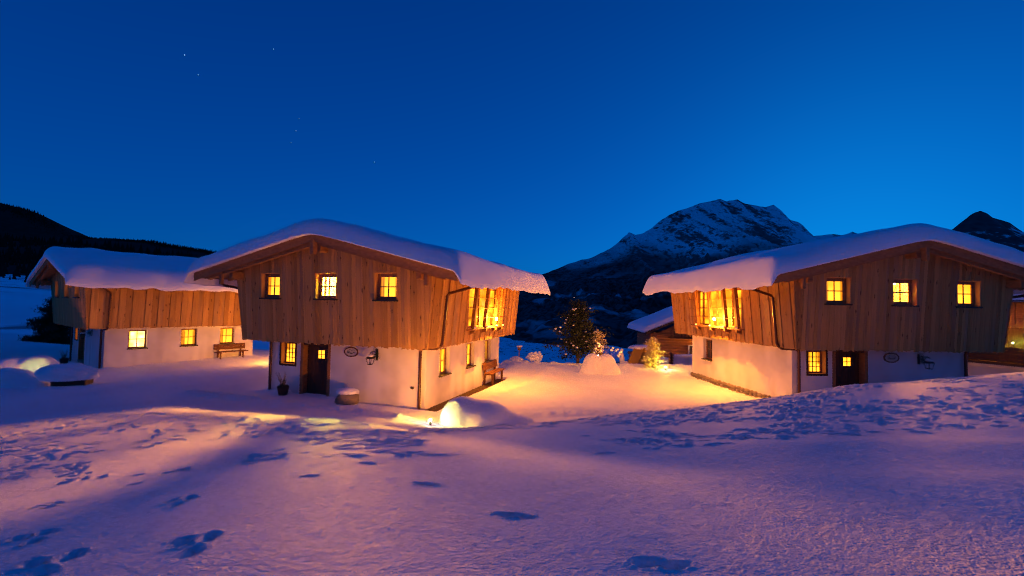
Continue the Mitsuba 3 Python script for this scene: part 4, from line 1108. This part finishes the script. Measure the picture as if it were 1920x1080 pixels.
e = np.minimum(np.minimum(U + 1.15, 9.75 - U), np.minimum(V + 1.15, 8.95 - V)); pr = np.sqrt(np.maximum(1 - (1 - np.clip(e / .4, 0, 1)) ** 2, 0))
Zr = 3.70 - .434 * np.sqrt((U - 4.3) ** 2 + .15) + .1; Zt = Zr + (.42 + .1 * (meshkit.fbm(np.stack([U, V, U * 0], -1) * .6, 3, 3) - .5)) * pr + .03
t1 = grid_mesh(np.stack([U, V, Zt], -1)); t2 = grid_mesh(np.stack([U, V, Zr - .03], -1)); t2.faces = t2.faces[:, ::-1]
la('roof__snow', cat([t1, t2]), 'soft_snow', True)
la('window', cat([box(3.0, 3.08, -.2, -.12, -.55, .35), box(3.62, 3.70, -.2, -.12, -.55, .35), box(3.08, 3.62, -.2, -.12, .27, .35), box(3.08, 3.62, -.2, -.12, -.55, -.47)]), 'soft_snow')
la('window__pane', box(3.08, 3.62, -.17, -.13, -.47, .27), 'pane_glass')
la('balcony', cat([box(1.2, 8.6, -1.2, -.2, .95, 1.05)] + [box(x, x + .06, -1.2, -1.12, 1.05, 1.75) for x in np.arange(1.2, 8.6, .3)] + [box(1.2, 8.6, -1.22, -1.1, 1.75, 1.83)]), 'dark_wood')
_q = (np.array(LM.matrix) @ [5.2, -.45, .55, 1])[:3]
bulb('log_house__lamp', _q, .07, 7 * LAMP['yard'], 7.0)
tag('woodpile', 'pile of split logs under snow in front of the log house', 'woodpile')
g = np.random.default_rng(4); i = 0
for r_ in range(5):
    for c_ in range(6):
        p = np.array([9.0 + c_ * .27 + (r_ % 2) * .12, 33.5, -1.0 + r_ * .30 + g.uniform(-.02, .02)])
        add('woodpile__log' if i == 0 else f'woodpile__log_{i:03d}', tube([p, p + [g.uniform(-.05, .05), .9, 0]], g.uniform(.11, .14), 8), 'log_wood', 30); i += 1
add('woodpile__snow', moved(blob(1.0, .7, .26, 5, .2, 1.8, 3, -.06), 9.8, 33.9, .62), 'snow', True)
tag('garden_shelter', 'small yellow lit canvas shelter beside the glowing fir', 'shelter')
add('garden_shelter__cover', moved(cat([hull([(x, y, z) for x, z in ((-.75, -.3), (-.70, -.3), (.02, 1.05), (-.03, 1.1)) for y in (-.5, .5)]), hull([(x, y, z) for x, z in ((.75, -.3), (.70, -.3), (-.02, 1.03), (.03, 1.1)) for y in (-.5, .5)])]), 8.35, 29.2, gz(8.35, 29.2), .35), 'ochre_canvas')
add('garden_shelter__snow', moved(blob(.42, .5, .12, 5, .2, 2, 3), 8.35, 29.2, gz(8.35, 29.2) + 1.08), 'soft_snow', True)
for i, (x0, x1, y0, z1) in enumerate([(12.2, 16.5, 33.6, .15), (10.8, 11.9, 33.9, -.15)]):
    k = num('garden_wall'); tag(k, ['white rendered garden wall behind the right chalet\'s far corner', 'lower white garden wall beside the woodpile'][i], 'wall')
    add(k + '__body', cbox(x0, x1, y0, y0 + .3, -1.6, z1), 'plaster'); add(k + '__snow', moved(blob((x1 - x0) / 2 + .06, .26, .10, 40 + i, .1, 2, 4), (x0 + x1) / 2, y0 + .15, z1 + .02), 'soft_snow', True)
tag('rail_fence', 'dark rail fence between the two white garden walls', 'fence')
for i, z in enumerate(np.arange(-.5, .2, .2)): add('rail_fence__rail' if i == 0 else f'rail_fence__rail_{i:03d}', cbox(11.92, 12.18, 33.7, 33.76, z, z + .10), 'dark_wood')
add('rail_fence__post', cbox(12.0, 12.1, 33.77, 33.87, -1.5, .35), 'dark_wood')

# ------------------------------------------------------------------ first stars
STARS = [(346, 103, 1.0), (372, 140, 1.0), (513, 92, .55), (561, 222, .25), (555, 245, .35), (546, 267, .35), (702, 304, .8)]
STAR_LABEL = ['bright star higher of the pair in the upper left sky', 'bright star lower of the pair in the upper left sky', 'star alone near the top above the middle chalet', 'faintest star, top of the short slanting row of three', 'middle star of the short slanting row of three', 'lowest star of the short slanting row of three', 'lone star right of the slanting row, lowest in the sky']
for (px, py, b), lab in zip(STARS, STAR_LABEL):
    x, z = at(px, py, 1.0); d = np.array([x, 1.0, z - CAM_H]); d /= np.linalg.norm(d)
    k = num('star'); tag(k, lab, 'star', 'first stars in the evening sky')
    p = np.array([0, 0, CAM_H]) + 9000 * d
    scene[k] = {'type': 'sphere', 'center': [float(v) for v in p], 'radius': 7.0, 'bsdf': {'type': 'ref', 'id': 'bulb_glass'},
                'emitter': {'type': 'area', 'radiance': {'type': 'rgb', 'value': [.5 * b, .75 * b, 1.1 * b]}, 'sampling_weight': 0.001}}
